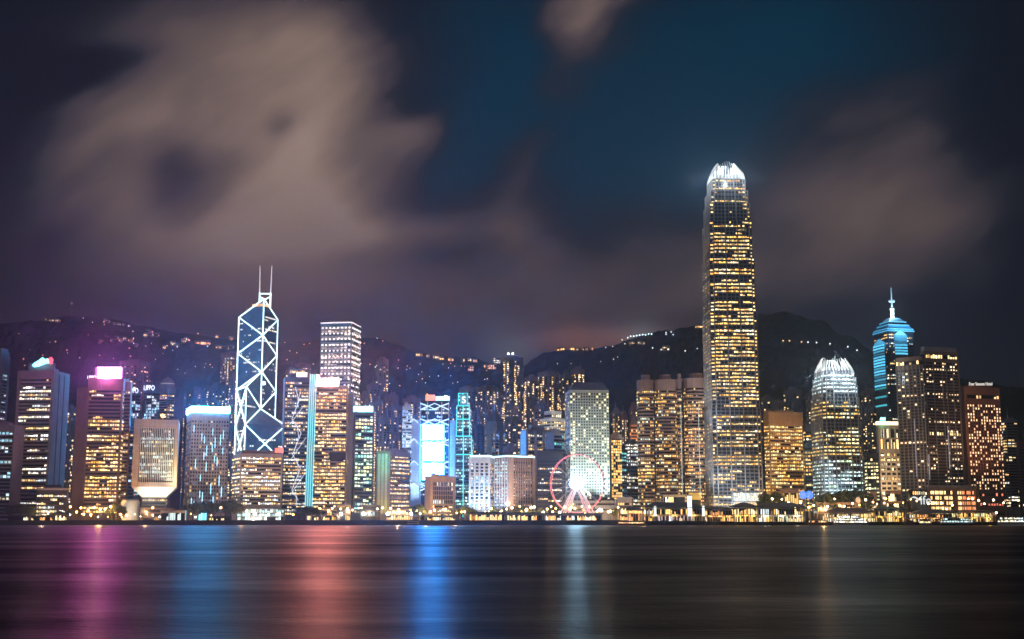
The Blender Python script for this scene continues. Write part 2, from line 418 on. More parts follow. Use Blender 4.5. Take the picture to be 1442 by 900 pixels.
mb = MB(); mb.poly([(-9000, -300, 0), (9000, -300, 0), (9000, 14000, 0), (-9000, 14000, 0)])
struct('water', mb, water_material())

QY = 1306.0
asph = wall('asphalt', (.05, .048, .047), .9, 50)
mb = MB(); mb.prism([(-2600, QY + 1.2), (2600, QY + 1.2), (2600, 2600), (-2600, 2600)], .5, GZ)
struct('ground', mb, asph)
mb = MB(); mb.prism([(-2600, QY + 14), (2600, QY + 14), (2600, QY + 30), (-2600, QY + 30)], GZ + .004, GZ + .02)
struct('road', mb, wall('road_surface', (.05, .05, .052), .9, 50))
mb = MB(); mb.prism([(-2600, QY + 1.2), (2600, QY + 1.2), (2600, QY + 13.8), (-2600, QY + 13.8)], GZ + .004, GZ + .14)
struct('promenade_paving', mb, wall('paving', (.16, .14, .13), .9, 50))
mb = MB(); mb.prism([(-2600, QY), (2600, QY), (2600, QY + 1.19), (-2600, QY + 1.19)], -.5, 5.0)
q = mb.build('seawall', wall('seawall_stone', (.035, .034, .035), .85, 1.2)); tag(q, 'long dark stone seawall along the far edge of the harbour', 'sea wall')

# ---- hills
RIDGE = [(-300, 475), (-120, 468), (0, 458), (45, 453), (100, 446), (150, 449), (200, 460), (260, 471), (330, 480), (400, 484), (450, 481), (500, 476), (535, 479), (560, 488), (590, 499), (650, 505), (700, 512), (735, 516),
         (770, 498), (800, 493), (835, 492), (860, 489), (880, 481), (905, 473), (940, 467), (985, 460), (1030, 452), (1075, 444), (1110, 441), (1150, 452), (1190, 473), (1240, 500), (1300, 520), (1360, 535), (1442, 548), (1600, 570), (1800, 600)]
RY = 2900.0
RPTS = sorted((ratio(x, y), W(x, y, RY).z) for x, y in RIDGE)
def ridge_h(r):
    if r <= RPTS[0][0]: return RPTS[0][1]
    for (a, ha), (b, hb) in zip(RPTS, RPTS[1:]):
        if r <= b:
            k = (r - a) / (b - a); k = k * k * (3 - 2 * k); return ha + (hb - ha) * k
    return RPTS[-1][1]
def hill_h(x, y):
    s = (y - 1850) / (RY - 1850)
    if s <= 0: return GZ - 2
    H = ridge_h(x / y)
    if s <= 1:
        e = .55 * s + .45 * s * s * (3 - 2 * s)
        bumpy = mnoise.noise(Vector((x * .006, y * .006, 1.3))) * 28 * min(1, 4 * s * (1 - s)) + mnoise.noise(Vector((x * .03, y * .03, 7))) * 7 * min(1, s * 3)
    else:
        e = 1 - .35 * (s - 1); bumpy = 0
    return GZ - 2 + H * e + bumpy + mnoise.noise(Vector((x * .11, y * .11, 3))) * 3.0 * min(1, s * 3)
mb = MB(); NA, ND = 420, 70
i0 = 0
for j in range(ND + 1):
    y = 1850 + (3350 - 1850) * j / ND
    for i in range(NA + 1):
        r = -.62 + 1.24 * i / NA
        mb.v.append((r * y, y, hill_h(r * y, y)))
for j in range(ND):
    for i in range(NA):
        a = j * (NA + 1) + i; mb.f.append((a, a + 1, a + NA + 2, a + NA + 1)); mb.g.append(None)
def hill_material():
    m, t, b = material('wooded_hillside')
    tc = t.new('ShaderNodeTexCoord')
    n1 = t.noise(tc.outputs['Object'], .05, 6, .65)['Fac']
    t.l.new(t.ramp(n1, [(.3, (.012, .020, .012)), (.6, (.040, .055, .028)), (.75, (.065, .070, .040))]), b.inputs['Base Color'])
    bp = t.new('ShaderNodeBump'); bp.inputs['Strength'].default_value = .8; bp.inputs['Distance'].default_value = 6
    t.l.new(n1, bp.inputs['Height']); t.l.new(bp.outputs[0], b.inputs['Normal'])
    b.inputs['Roughness'].default_value = .95; b.inputs['Specular IOR Level'].default_value = .1; return m
struct('hills', mb, hill_material())
def on_hill(px, py):
    for k in range(420):
        y = 1870 + k * 2.5
        p = W(px, py, y)
        if p.z <= hill_h(p.x, y): return Vector((p.x, y, hill_h(p.x, y)))
    p = W(px, py, RY); return Vector((p.x, RY, hill_h(p.x, RY)))

# ================================================================== TOWERS, from the foreground out
NEON = lamp_mat('cyan_light_tube', (.74, .98, .96), 2.8, False, .45)
def sloped(t, foot_, z0, ztops, mat, name='wall'):
    mb = MB(); mb.prism(foot_, z0, 0, z1s=ztops); return mb.build(name, mat, t.o)

# ---- the far left group
t = tower('office_tower', 'pale round topped tower cut off by the frame edge beside the hills', -22, -4, 9, 500, 1520, CONC2, 'office tower', roof=False)
mb = MB(); mb.prism(inset(t.ft, .9), t.z1 - .5, t.z1 + 5); mb.prism(inset(t.ft, .75), t.z1 + 5, t.z1 + 9); mb.build('roof_drum', CONC2, t.o)
bands(t, 20, t.z1 - 22, pane=5, busy=.2, quiet=.1, pal=COOL, gain=.5, faces=(1,), edge=.25)

t = tower('office_tower', 'low dark glass office block with one broad concrete end wall', -40, 18, 32, 600, 1400, CONC2, 'office tower', th=-14)
bands(t, 30, t.z1 - 6, pane=4, busy=.22, quiet=.10, pal=COOL, gain=.65, faces=(0,), wh=.7)
bands(t, 6, 30, pane=4, busy=.0, quiet=.05, pal=WHITE, gain=.5, faces=(0,), wh=.7)

t = tower('office_tower', 'concrete framed slab tower with coloured logo sign, grooved side wall', 21, 72, 94, 523, 1480, CONC, 'office tower', th=4)
a, b = Vector(t.ft[0]), Vector(t.ft[1])
bands(t, 22, t.z1 - 8, pane=3.2, busy=.40, quiet=.05, pal=WHITE + WARM[:2], gain=.95, faces=(0,), edge=.07, wh=.5, fh=4.2)
for u in (0.0, .945):
    face_panel(t, 0, u, u + .055, GZ, t.z1 - .3, 2.2, 2.4).build('pier', CONC, t.o)
face_panel(t, 0, .056, .944, t.z1 - 7.5, t.z1 - .35, 2.1, 2.3).build('crown_beam', CONC, t.o)
for u in (.30, .62): face_panel(t, 1, u, u + .06, GZ, t.z1 - 2, .25, .2).build('groove', BLACK, t.o)
mb = MB(); p = W(59, 517, 1492); mb.box((p.x, p.y, t.z1 + 6), (30, 5, 10)); sb = mb.build('sign_base', CONC2, t.o)
def logo_piece(t, pts, Y, mat, name, th=.8):
    front = [W(x, y, Y) for x, y in pts]; mb = MB(); n = len(front)
    back = [p + Vector((0, th, 0)) for p in front]
    mb.poly(front); mb.poly(back[::-1])
    for i in range(n): mb.poly([front[(i + 1) % n], front[i], back[i], back[(i + 1) % n]])
    return mb.build(name, mat, t.o)
logo_piece(t, [(45, 515), (48, 511), (55, 507), (60, 503), (63, 506), (67, 505), (69, 511), (62, 513), (55, 516), (48, 517)], 1484, lamp_mat('icy_logo_light', (.25, .9, 1), 3.4, True, .5), 'logo')
logo_piece(t, [(69, 511), (67.5, 505), (72, 502.5), (75, 506), (74, 511), (71, 513)], 1483.6, lamp_mat('red_logo_light', (1, .07, .09), 2.6, True, .3), 'logo')

t = tower('office_block', 'squat near black office box with thin pale roof edge, near the water', 51, 95, 97, 689, 1375, BLACK, 'office block', th=-22, cap=CONC2)
bands(t, 8, t.z1 - 5, pane=2.2, busy=.12, quiet=.12, pal=WARM + WHITE, gain=1.0, faces=(0,), fh=4, wh=.5)

# ---- the tower with the glaring pink sign
t = tower('office_tower', 'stepped brown tower crowned by a glaring pink rooftop sign', 120, 170, 181, 534, 1440, BROWN, 'office tower', th=-6)
mb = MB(); f = foot(105, 121, 123, 1446, -12, 25, 620); z = W(115, 545, 1446).z; mb.prism(f, GZ, z); mb.build('side_wing', BROWN, t.o)
mb = MB(); f2 = foot(170, 181, 183, 1452, -6, 20, 620); z2 = W(178, 538, 1452).z; mb.prism(f2, GZ, z2); mb.build('side_wing', BROWN, t.o)
bands(t, 12, t.z1 - 12, pane=2.6, pal=GOLD + WARM, gain=1.25, faces=(0, 1), wh=.5, quiet=.16, dens_fn=lambda f: .85 if f < .28 else .62 if f < .5 else .5 if f < .68 else .22, edge=.05, fh=4.1)
bands(t, 20, z2 - 10, ft=f2, pane=3, pal=WARM, gain=.6, faces=(0,), busy=.2)
mb = MB(); p = W(152, 527, 1446); mb.box((p.x, p.y + 4, t.z1 + 7.5), (31, 5, 14)); sb = mb.build('sign_frame', DKSTEEL, t.o)
PINKL = lamp_mat('pink_sign_light', (1.0, .13, .66), 165.0, True, .2)
mb = MB(); p0 = W(136, 532, 1441.5); p1 = W(169.5, 517, 1441.5)
mb.box(((p0.x + p1.x) / 2, 1445, (p0.z + p1.z) / 2), (p1.x - p0.x, 1.6, p1.z - p0.z)); mb.build('sign_panel', PINKL, sb)
SIGNW = lamp_mat('white_sign_letters', (.88, .95, 1), 2.2, False)
lettering('LIPPO', 129, 531.5, 1439, 5.2, SIGNW, t.o, sx=.75)
mb = MB(); p = W(152, 536, 1432)
point((p.x - 3, 1436, t.z1 + 4), 60000, (1, .22, .75), .6)
point((W(178, 575, 1436).x, 1436, W(178, 568, 1436).z), 1500, (1, .2, .2), .5)

# slim tower, twin lit tower, etc. behind
t = tower('office_tower', 'slim dark tower with faint teal lights squeezed beside the pink signed tower', 178, 190, 197, 592, 1560, SLATE, 'office tower')
bands(t, 10, t.z1 - 4, pane=4, busy=.15, quiet=.12, pal=COOL + WARM, gain=.6, faces=(0, 1))
for i, (x0, xb, x1, yt, lab, sx_) in enumerate([(180, 188, 195, 553, 'narrower of two blue glass towers with white roof lettering', 187), (199, 211, 222, 549, 'broader of two blue glass towers with white roof lettering', 210)]):
    t = tower('glass_tower', lab, x0, xb, x1, yt, 1660, BLUEG, 'office tower')
    bands(t, 40, t.z1 - 3, pane=3, busy=.55, quiet=.25, pal=COOL, gain=.55, faces=(0, 1), wh=.8)
    for k, u in enumerate((.12, .62)):
        for q in range(4):
            zc = t.z1 - 22 - q * 26 - 11 * k
            face_panel(t, k, u, u + .3, zc - 8, zc + 8, 3.0, 3.2).build('bay_window', BLUEG, t.o)
    lettering('LIPPO', sx_, yt - 2.5, 1640, 9, SIGNW, t.o, sx=.62)
t = tower('apartment_tower', 'domed apartment tower with a small lit crown, behind the floodlit headquarters', 222, 233, 243, 553, 1720, APT, 'apartment tower', roof=False)
bands(t, 30, t.z1 - 2, pane=4.5, busy=.12, quiet=.14, pal=WARM, gain=.7, faces=(0, 1), fh=3.2)
mb = MB(); mb.lathe((t.c[0], t.c[1], t.z1), [(12, 0), (12, 6), (10, 8), (9, 14), (6, 19), (0, 23)], 14); mb.build('dome', APT, t.o)
mb = MB(); mb.lathe((t.c[0], t.c[1], t.z1 + 9), [(9.6, 0), (9.2, 4)], 14); mb.build('crown_light', lamp_mat('warm_crown_light', (1, .75, .42), 1.4, False), t.o)

# ---- the floodlit headquarters on a narrow stem
t = tower('headquarters_tower', 'floodlit block on a flared narrow stem, its dark front striped with fins', 187, 250, 253, 592, 1400, CREAM, 'headquarters', th=-13.5, dep=38, z0=GZ, roof=False)
t.body.data.clear_geometry()
zb, zm = W(220, 700, 1400).z, W(220, 686, 1400).z
mb = MB(); mb.prism(t.ft, zm, t.z1); tmp = mb.build('wall', CREAM, t.o); t.body.data = tmp.data; bpy.data.objects.remove(tmp)
f_st = inset(t.ft, .56)
mb = MB(); mb.prism(f_st, zb, zm - .02, t.ft); mb.build('flared_underside', CREAM, t.o)
stf = inset(t.ft, .55); mb = MB(); mb.prism(stf, GZ, zb - .02); mb.build('stem', wall('dark_brown_stone', (.07, .05, .04)), t.o)
bands(t, GZ + 2, zb - 1, ft=stf, pane=2.0, busy=.2, quiet=.2, pal=WARM, gain=.7, faces=(0, 1), wh=.6, fh=3.6)
def plan(t, e, u): 
    a, b = Vector(t.ft[e]), Vector(t.ft[(e + 1) % 4]); return a + (b - a) * u
for e, us in ((0, (.14, .92)), ):
    face_panel(t, e, us[0], us[1], zm + 5, t.z1 - 9, .1, .1).build('recess', GLASS, t.o)
    face_panel(t, e, .0, us[0], zm + .1, t.z1 + .4, 3.6, 3.8).build('frame_pier', CREAM, t.o)
    face_panel(t, e, us[1], 1., zm + .1, t.z1 + .4, 3.6, 3.8).build('frame_pier', CREAM, t.o)
    face_panel(t, e, us[0] + .001, us[1] - .001, t.z1 - 9, t.z1 + .35, 3.5, 3.7).build('frame_beam', CREAM, t.o)
    face_panel(t, e, us[0] + .001, us[1] - .001, zm + .1, zm + 5, 3.5, 3.7).build('frame_beam', CREAM, t.o)
    for k in range(19):
        u = us[0] + (us[1] - us[0]) * (k + .5) / 19
        face_panel(t, e, u - .008, u + .008, zm + 5.02, t.z1 - 9.02, 2.4, 2.2).build('fin', WHITEW, t.o)
ft0 = t.ft; t.ft = [tuple(plan(t, 0, .15)), tuple(plan(t, 0, .91)), ft0[2], ft0[3]]
bands(t, zm + 6, t.z1 - 10, pane=2.2, busy=.30, quiet=.25, pal=[(.62, .85, .9), (.5, .8, .85), (1, .85, .5)], gain=.55, faces=(0,), wh=.7, edge=0, proud=.35)
t.ft = ft0
mb = MB(); p = W(227, 592, 1396); mb.bar((p.x, 1402, t.z1), (p.x, 1402, t.z1 + 5), .5); bm_ = mb.build('beacon_mast', STEEL, t.o)
mb = MB(); mb.ball((p.x, 1401, t.z1 + 5), 2.0); mb.build('beacon', lamp_mat('orange_beacon', (1, .25, .05), 16, True), bm_)
c_ = t.c
spot(200, 727, 1384, W(215, 690, 1405), 22000, (.95, 1, .92), 80); spot(240, 727, 1384, W(228, 690, 1405), 22000, (.95, 1, .92), 80)
spot(193, 712, 1372, W(193, 640, 1400), 60000, (1, .78, .42), 60); spot(252, 712, 1372, W(248, 640, 1400), 60000, (1, .78, .42), 60)
spot(222, 722, 1340, W(222, 600, 1400), 22000, (1, .85, .6), 50)
mb = MB(); q = W(183, 722, 1372); mb.lathe((q.x, q.y, GZ), [(9.5, 0), (9.5, 20), (8.2, 22), (7, 22.4), (0, 22.5)], 20)
tk = mb.build('drum_building', wall('white_render', (.6, .6, .56)), None, True); tag(tk, 'small white drum shaped building beside the floodlit headquarters', 'building')
spot(183, 728, 1345, W(183, 715, 1372), 2500, (.85, 1, .95), 80)

# ---- cream tower with a square window grid and a glowing blue roof band
t = tower('office_tower', 'cream tower with punched square windows under a glowing pale blue roof band', 261, 268, 321, 580, 1450, CREAM, 'office tower', asp=1.0)
zt = t.z1
for e, n, u0 in ((1, 14, .02), (0, 9, .04)):
    nf = int((zt - 20) / 4.1)
    for k in range(nf):
        mb = MB(); zz = 16 + k * 4.1; mb.backing(t.ft, e, zz - .3, zz + 2.4)
        a, b = Vector(t.ft[e]), Vector(t.ft[(e + 1) % 4]); d = b - a; L = d.length; d /= L; nr = Vector((d.y, -d.x))
        for i in range(n):
            for (w_, pr, gl) in ((.5, .12, None),):
                c = (i + .5) / n * L
                p, q = a + d * (c - L / n * .26) + nr * .15, a + d * (c + L / n * .26) + nr * .15
                g = pick(GOLD, .9) if random.random() < .05 else pick(COOL, .16) if random.random() < .15 else None
                mb.poly([(p.x, p.y, zz), (q.x, q.y, zz), (q.x, q.y, zz + 2.1), (p.x, p.y, zz + 2.1)], g)
        mb.build('window_band', WIN, t.o, backmat=CREAM)
LB = lamp_mat('pale_blue_tube', (.42, .85, 1.0), 1.7, False)
a, b = Vector(t.ft[1]), Vector(t.ft[2]); d = b - a
for i in range(1, 13):
    for k in range(11):
        if (i * 3 + k * 2) % 7 in (0, 3) and random.random() < .8:
            zc = zt - 16 - k * 9.2 - (i % 3) * 3; u = i / 14
            mb = MB(); p = a + d * u; nr = Vector((d.y, -d.x)).normalized(); h = random.uniform(3.2, 6.0)
            mb.box((p.x + nr.x * .5, p.y + nr.y * .5, zc), (.9, .5, 2 * h), math.atan2(d.y, d.x)); mb.build('light_tube', LB, t.o)
mb = MB(); mb.prism(inset(t.ft, 1.03), zt - .5, zt + 6.5); mb.build('roof_light_band', lamp_mat('blue_roof_light', (.03, .40, 1.0), 160.0, True, .2), t.o)
spot(292, 735, 1405, W(290, 650, 1455), 110000, (1, .76, .55), 60)

# ---- banded block in front of the braced tower
t = tower('office_block', 'broad cream block with continuous window bands below the braced tower', 327, 338, 397, 640, 1425, CREAM, 'office block')
mb = MB(); mb.prism(inset(t.ft, .9), t.z1, t.z1 + 5); mb.build('roof_storey', BROWN, t.o)
zl = GZ + 17
bands(t, zl, t.z1 - 2, pane=2.4, busy=.75, quiet=.2, pal=WARM + WHITE, gain=1.05, faces=(0, 1), wh=.46, fh=4.0)
for k, zz in enumerate([zl + i * ((t.z1 - 2 - zl) / int((t.z1 - 2 - zl) / 4.0)) for i in range(0, int((t.z1 - 2 - zl) / 4.0) + 1)]):
    mb = MB(); mb.prism(inset(t.ft, 1.018), zz - .55, zz + .55); mb.build('floor_slab', CREAM, t.o)
f = foot(334, 340, 402, 1395, None, 25, 700); mb = MB(); mb.prism(f, GZ, GZ + 13); pd = mb.build('podium', CONC2, t.o)
for k in range(3):
    mb = MB(); floor_panes(mb, f, GZ + 1 + k * 4, GZ + 4.3 + k * 4, 3, .9, [(.7, 1, .9), (.9, 1, .85), (.6, .9, .85)], .75, .2, (0, 1), .08); mb.build('window_band', WIN, pd)
mb = MB(); p = W(392, 634, 1422); mb.box((p.x, 1427, t.z1 + 4.5), (9, 1.5, 5)); mb.build('sign_panel', lamp_mat('red_sign_light', (1, .12, .08), 2.6, True, .5), t.o)
spot(365, 733, 1372, W(365, 690, 1425), 22000, (1, .75, .55), 90)

# ---- the triangulated tower of glass and white light lines
Yb = 1650
t = T(); cx_ = W(367, 600, Yb).x
def Bx(x, y=600): return ratio(x, y)
s_ = 25.4
ang = R(19.0) - math.atan(Bx(367)) * -1
ctr = Vector((W(366.5, 600, Yb).x, Yb))
def corner(ax, ay):
    th = -math.atan(ratio(367, 600)) + R(14.5)
    x, y = ax * s_, ay * s_
    return Vector((ctr.x + x * math.cos(th) - y * math.sin(th), ctr.y + x * math.sin(th) + y * math.cos(th)))
pC, pD, pB, pA, pO = corner(-1, -1), corner(1, -1), corner(1, 1), corner(-1, 1), ctr
def zat(px, py, v): return W(px, py, v.y).z
t.o = thing('braced_glass_tower', 'glass skyscraper of stacked triangular shafts outlined with white cross bracing and twin masts', 'skyscraper', (ctr.x, ctr.y, GZ))
zO1, zE1 = zat(372, 421, pO), zat(341, 447, pA)
mod = zat(369, 520, pO) - zat(366.4, 572, pO)
BG = glassy('bluish_curtain_wall', (.12, .17, .20), .25)
lev = {'AB': (zO1, zE1), 'AC': (zO1 - 2 * mod, zE1 - 2 * mod), 'CD': (zO1 - 3 * mod, zE1 - 3 * mod), 'DB': (zO1 - 4 * mod, zE1 - 4 * mod)}
PT = {'A': pA, 'B': pB, 'C': pC, 'D': pD, 'O': pO}
quads = {'AB': 'OBA', 'AC': 'OAC', 'CD': 'OCD', 'DB': 'ODB'}
for k, seq in quads.items():
    zo, ze = lev[k]; mb = MB(); mb.prism([PT[c] for c in seq], GZ, 0, z1s=[zo, ze, ze]); mb.build('shaft', BG, t.o)
def lit_face(p, q, z0, ztop, n=9, dens=.16, fh=4.0):
    d = q - p; L = d.length; d /= L; nr = Vector((d.y, -d.x))
    z = z0
    while z < ztop - 4:
        mb = MB(); any_ = False; mb.backing([tuple(p), tuple(q)], 0, z - .2, z + 2, .1); dn = dens * random.choice((0, .5, 1, 2.5)); st = False
        for i in range(n * 2):
            if random.random() > .55: st = random.random() < dn
            if not st: continue
            a, b = p + d * L * (i + .15) / (n * 2) + nr * .25, p + d * L * (i + .85) / (n * 2) + nr * .25
            mb.poly([(a.x, a.y, z), (b.x, b.y, z), (b.x, b.y, z + 1.8), (a.x, a.y, z + 1.8)], pick(WHITE, .7)); any_ = True
        if any_: mb.build('window_band', WIN, t.o, backmat=BG)
        z += fh
lit_face(pA, pO, lev['AC'][0], zE1 + 6); lit_face(pO, pB, lev['CD'][0], zE1 + 6)
lit_face(pC, pO, lev['CD'][0], lev['AC'][1]); lit_face(pC, pD, GZ + 60, lev['CD'][1]); lit_face(pA, pC, GZ + 60, lev['AC'][1])
mb = MB(); zz = zE1 + 13; mb.backing([tuple(pA), tuple(pO)], 0, zz - .3, zz + 3.8, .2, .5, 1); mb.backing([tuple(pO), tuple(pB)], 0, zz - .3, zz + 3.8, .2, 0, .45)
for (p, q) in ((pA, pO), (pO, pB)):
    d = q - p; nr = Vector((d.y, -d.x)).normalized(); u0, u1 = (.52, .97) if q is pO else (.03, .42)
    for i in range(10):
        a, b = p + d * (u0 + (u1 - u0) * i / 10) + nr * .4, p + d * (u0 + (u1 - u0) * (i + .8) / 10) + nr * .4
        mb.poly([(a.x, a.y, zz), (b.x, b.y, zz), (b.x, b.y, zz + 3.5), (a.x, a.y, zz + 3.5)], pick(ORANGE, .9))
mb.build('window_band', WIN, t.o, backmat=BG)
def v3(p, z, out=1.0):
    d = Vector((p.x - ctr.x, p.y - ctr.y)); d = d.normalized() if d.length > 1e-3 else Vector((math.sin(-.03), -1)).normalized()
    return Vector((p.x + d.x * out, p.y + d.y * out, z))
def tube(p, zp, q, zq, r=.78):
    mb = MB(); mb.bar(v3(p, zp), v3(q, zq), r); mb.build('light_line', NEON, t.o)
tube(pA, zE1, pO, zO1); tube(pO, zO1, pB, zE1); tube(pA, GZ + 30, pA, zE1); tube(pB, lev['CD'][1] - mod, pB, zE1)
tube(pO, lev['CD'][0], pO, zO1); tube(pC, GZ + 30, pC, lev['AC'][1]); tube(pD, GZ + 30, pD, lev['CD'][1])
for k in range(2): tube(pA, zE1 - k * mod, pO, zO1 - (k + 1) * mod); tube(pO, zO1 - (k + 1) * mod, pA, zE1 - (k + 1) * mod)
for k in range(3): tube(pB, zE1 - k * mod, pO, zO1 - (k + 1) * mod); 
for k in range(2): tube(pO, zO1 - (k + 1) * mod, pB, zE1 - (k + 1) * mod)
tube(pO, zO1 - 2 * mod, pC, lev['AC'][1]); tube(pA, lev['AC'][1], pC, lev['AC'][1]); tube(pC, lev['AC'][1], pO, lev['CD'][0]); tube(pC, lev['CD'][1], pO, lev['CD'][0]); tube(pO, lev['CD'][0], pD, lev['CD'][1])
for p, q, zt_ in ((pA, pC, lev['AC'][1]), ):
    for k in range(3): tube(p, zt_ - k * mod, q, zt_ - (k + 1) * mod); tube(q, zt_ - k * mod, p, zt_ - (k + 1) * mod)
zt_ = lev['CD'][1]; mid = (pC + pD) / 2
for k in range(2):
    tube(pC, zt_ - k * mod, pD, zt_ - (k + 1) * mod); tube(pD, zt_ - k * mod, pC, zt_ - (k + 1) * mod)
# mast frame and the two masts
for sx_ in (-1, 1):
    bx = pO.x + sx_ * 7.2; by = pO.y + 6
    mb = MB(); mb.bar((bx, by, zO1 - 10), (bx, by, zO1 + 9), 1.0); mb.build('mast_frame', NEON, t.o)
    mb = MB(); mb.bar((bx, by, zO1 + 9), (bx + .6 * sx_, by, zO1 + 45), .75, r2=.45); mb.build('mast', lamp_mat('mast_light', (1, .9, .88), 1.0, False), t.o)
    mb = MB(); mb.box((bx + .4 * sx_, by, zO1 + 27), (2.6, 1.2, 1.0)); mb.build('mast_fitting', STEEL, t.o)
    mb = MB(); mb.ball((bx + .6 * sx_, by, zO1 + 45), 1.1); mb.build('mast_tip', STEEL, t.o)
mb = MB(); mb.bar((pO.x - 7, pO.y + 6, zO1 + 8), (pO.x + 7, pO.y + 6, zO1 + 8), .8); mb.bar((pO.x - 7, pO.y + 6, zO1 + 4), (pO.x, pO.y + 5, zO1), .7); mb.bar((pO.x + 7, pO.y + 6, zO1 + 4), (pO.x, pO.y + 5, zO1), .7); mb.build('mast_frame', NEON, t.o)
mb = MB(); p = W(372, 540, pO.y - 16); mb.ball((p.x, p.y - 3, p.z), 2.4); mb.build('facade_spotlight', lamp_mat('white_spot', (.9, 1, 1), 6, False), t.o)

# ---- mixed dark tower right of it, with its bright white roof lamp
t = tower('office_tower', 'dark mixed tower with zigzag light strings and a white roof lamp', 397, 399, 437, 532, 1510, SLATE, 'office tower', dep=40)
bands(t, 10, t.z1 - 4, pane=2.6, busy=.42, quiet=.3, pal=WARM + WHITE, gain=.8, faces=(1,), wh=.5)
mb = MB(); p = W(425, 529, 1512); mb.box((p.x, 1514, t.z1 + 3), (14, 3, 7)); sb = mb.build('sign_base', DKSTEEL, t.o)
mb = MB(); mb.box((p.x, 1512, t.z1 + 4), (12, .8, 5)); mb.build('sign_panel', lamp_mat('rosy_white_light', (1, .62, .66), 5, True), sb)
ZG = lamp_mat('white_string_light', (.9, .95, 1), .9, False)
xs = [(416, 545), (421, 565), (411, 590), (424, 610), (412, 640), (423, 660), (411, 690), (420, 705)]
for (x, y), (x2, y2) in zip(xs, xs[1:]):
    mb = MB(); mb.bar(W(x, y, 1506), W(x2, y2, 1506), .45); mb.build('light_line', ZG, t.o)
for (x, y), (x2, y2) in zip([(x_ + 7, y_ + 6) for x_, y_ in xs], [(x_ - 3, y_ + 8) for x_, y_ in xs][1:]):
    mb = MB(); mb.bar(W(x, y, 1506), W(x2, y2, 1506), .35); mb.build('light_line', ZG, t.o)
mb = MB(); q = W(420, 522, 1530); mb.box((q.x, 1536, t.z1 + 7), (22, 10, 12)); mb.build('roof_storey', BROWN, t.o)
mb = MB(); floor_panes(mb, [(q.x - 11, 1531), (q.x + 11, 1531), (q.x + 11, 1541), (q.x - 11, 1541)], t.z1 + 8, t.z1 + 11, 2, .9, ORANGE, 1.0, .2, (0,)); mb.build('window_band', WIN, t.o)

# ---- tall square tower with the white light grid
t = tower('skyscraper', 'tall square skyscraper dotted with a grid of white lamps', 449, 493, 506, 456, 1700, wall('grey_mauve_cladding', (.22, .19, .19), .4), 'skyscraper', th=-4)
zt = t.z1
bands(t, 30, zt - 3, pane=4.5, busy=.5, quiet=.35, pal=[(1, .75, .55), (1, .85, .7)], gain=.5, faces=(0, 1), wh=.55, fh=4.4)
GL = lamp_mat('white_facade_lamp', (1, .92, .84), 2.2, False)
nrow = 20
for k in range(nrow):
    zz = zt - 5 - k * (zt - 110) / nrow
    for e, n in ((0, 8), (1, 6)):
        a, b = Vector(t.ft[e]), Vector(t.ft[(e + 1) % 4]); d = b - a; nr = Vector((d.y, -d.x)).normalized()
        for i in range(n):
            if k > 8 and (i + k) % 3 == 0: continue
            p = a + d * ((i + .5) / n) + nr * .5; mb = MB()
            mb.box((p.x, p.y, zz), (2.0, .6, 1.9), math.atan2(d.y, d.x)); mb.build('facade_lamp', GL, t.o)
        if k % 2 == 0: face_panel(t, e, 0, 1, zz + 2.2, zz + 2.9, .35, .3).build('ledge', CONC, t.o)
mb = MB(); mb.prism(inset(t.ft, 1.02), zt + 1.3, zt + 2.6); mb.build('roof_light_line', lamp_mat('white_roof_line', (1, .85, .85), 1.5, False), t.o)
mb = MB(); pts = [(492, 560), (495, 572), (499, 585), (503, 573), (505, 588)]
for p, q in zip(pts, pts[1:]): mb.bar(W(*p, 1680), W(*q, 1680), 1.0)
mb.build('red_light_line', lamp_mat('red_tube', (1, .2, .2), 1.3, False), t.o)

# ---- warm striped tower with cyan edge wall and rosy sign
t = tower('office_tower', 'warm striped tower with a slanting cyan lit edge wall and white sign', 440, 488, 493, 546, 1435, wall('tan_cladding', (.32, .24, .18), .6), 'office tower', th=-10)
zt = t.z1
bands(t, 14, zt - 1, pane=2.4, busy=.86, quiet=.4, pal=WARM + GOLD, gain=1.05, faces=(0, 1), wh=.5, fh=3.9)
mb = MB(); mb.prism(foot(488.5, 496, 498, 1438, -8, 24, 620), GZ, zt - 6); mb.build('stair_tower', CONC2, t.o)
a0, a1 = W(428.5, 713, 1432), W(441, 713, 1432); b0, b1 = W(436, 527, 1432), W(447, 527, 1432)
mb = MB(); mb.poly([a0, a1, b1, b0]); back = [p + Vector((2, 26, 0)) for p in (a0, a1, b1, b0)]
fr = [a0, a1, b1, b0]; mb.poly(back[::-1])
for i in range(4): mb.poly([fr[(i + 1) % 4], fr[i], back[i], back[(i + 1) % 4]])
mb.build('edge_wall', SILVER, t.o)
for i in range(4):
    u = (i + .5) / 4; mb = MB(); off = Vector((0, -.7, 0)); mb.bar(a0.lerp(a1, u) + off, b0.lerp(b1, u) + off, .62); mb.build('light_strip', lamp_mat('aqua_strip', (.20, .88, 1.0), 1.15, False), t.o)
mb = MB(); p = W(462, 539, 1432); mb.box((p.x, 1440, zt + 5.5), (23, 6, 11)); sb = mb.build('sign_base', BROWN, t.o)
mb = MB(); mb.box((p.x, 1435, zt + 6), (21, 1.6, 8)); mb.build('sign_panel', lamp_mat('rose_sign_light', (1, .26, .23), 620.0, True, .2), sb)
face_panel(t, 0, .5, .98, W(470, 648, 1432).z, W(470, 637, 1432).z, .8, .6).build('dark_balcony_floor', BLACK, t.o)
mb = MB(); f = foot(432, 478, 482, 1400, -10, 20, 715); mb.prism(f, GZ, GZ + 12); pd = mb.build('podium', CREAM, t.o)
for k in range(2):
    mb = MB(); floor_panes(mb, f, GZ + 1 + k * 5.5, GZ + 5.2 + k * 5.5, 2.4, .95, GOLD, 1.1, .2, (0, 1), .1); mb.build('window_band', WIN, pd)

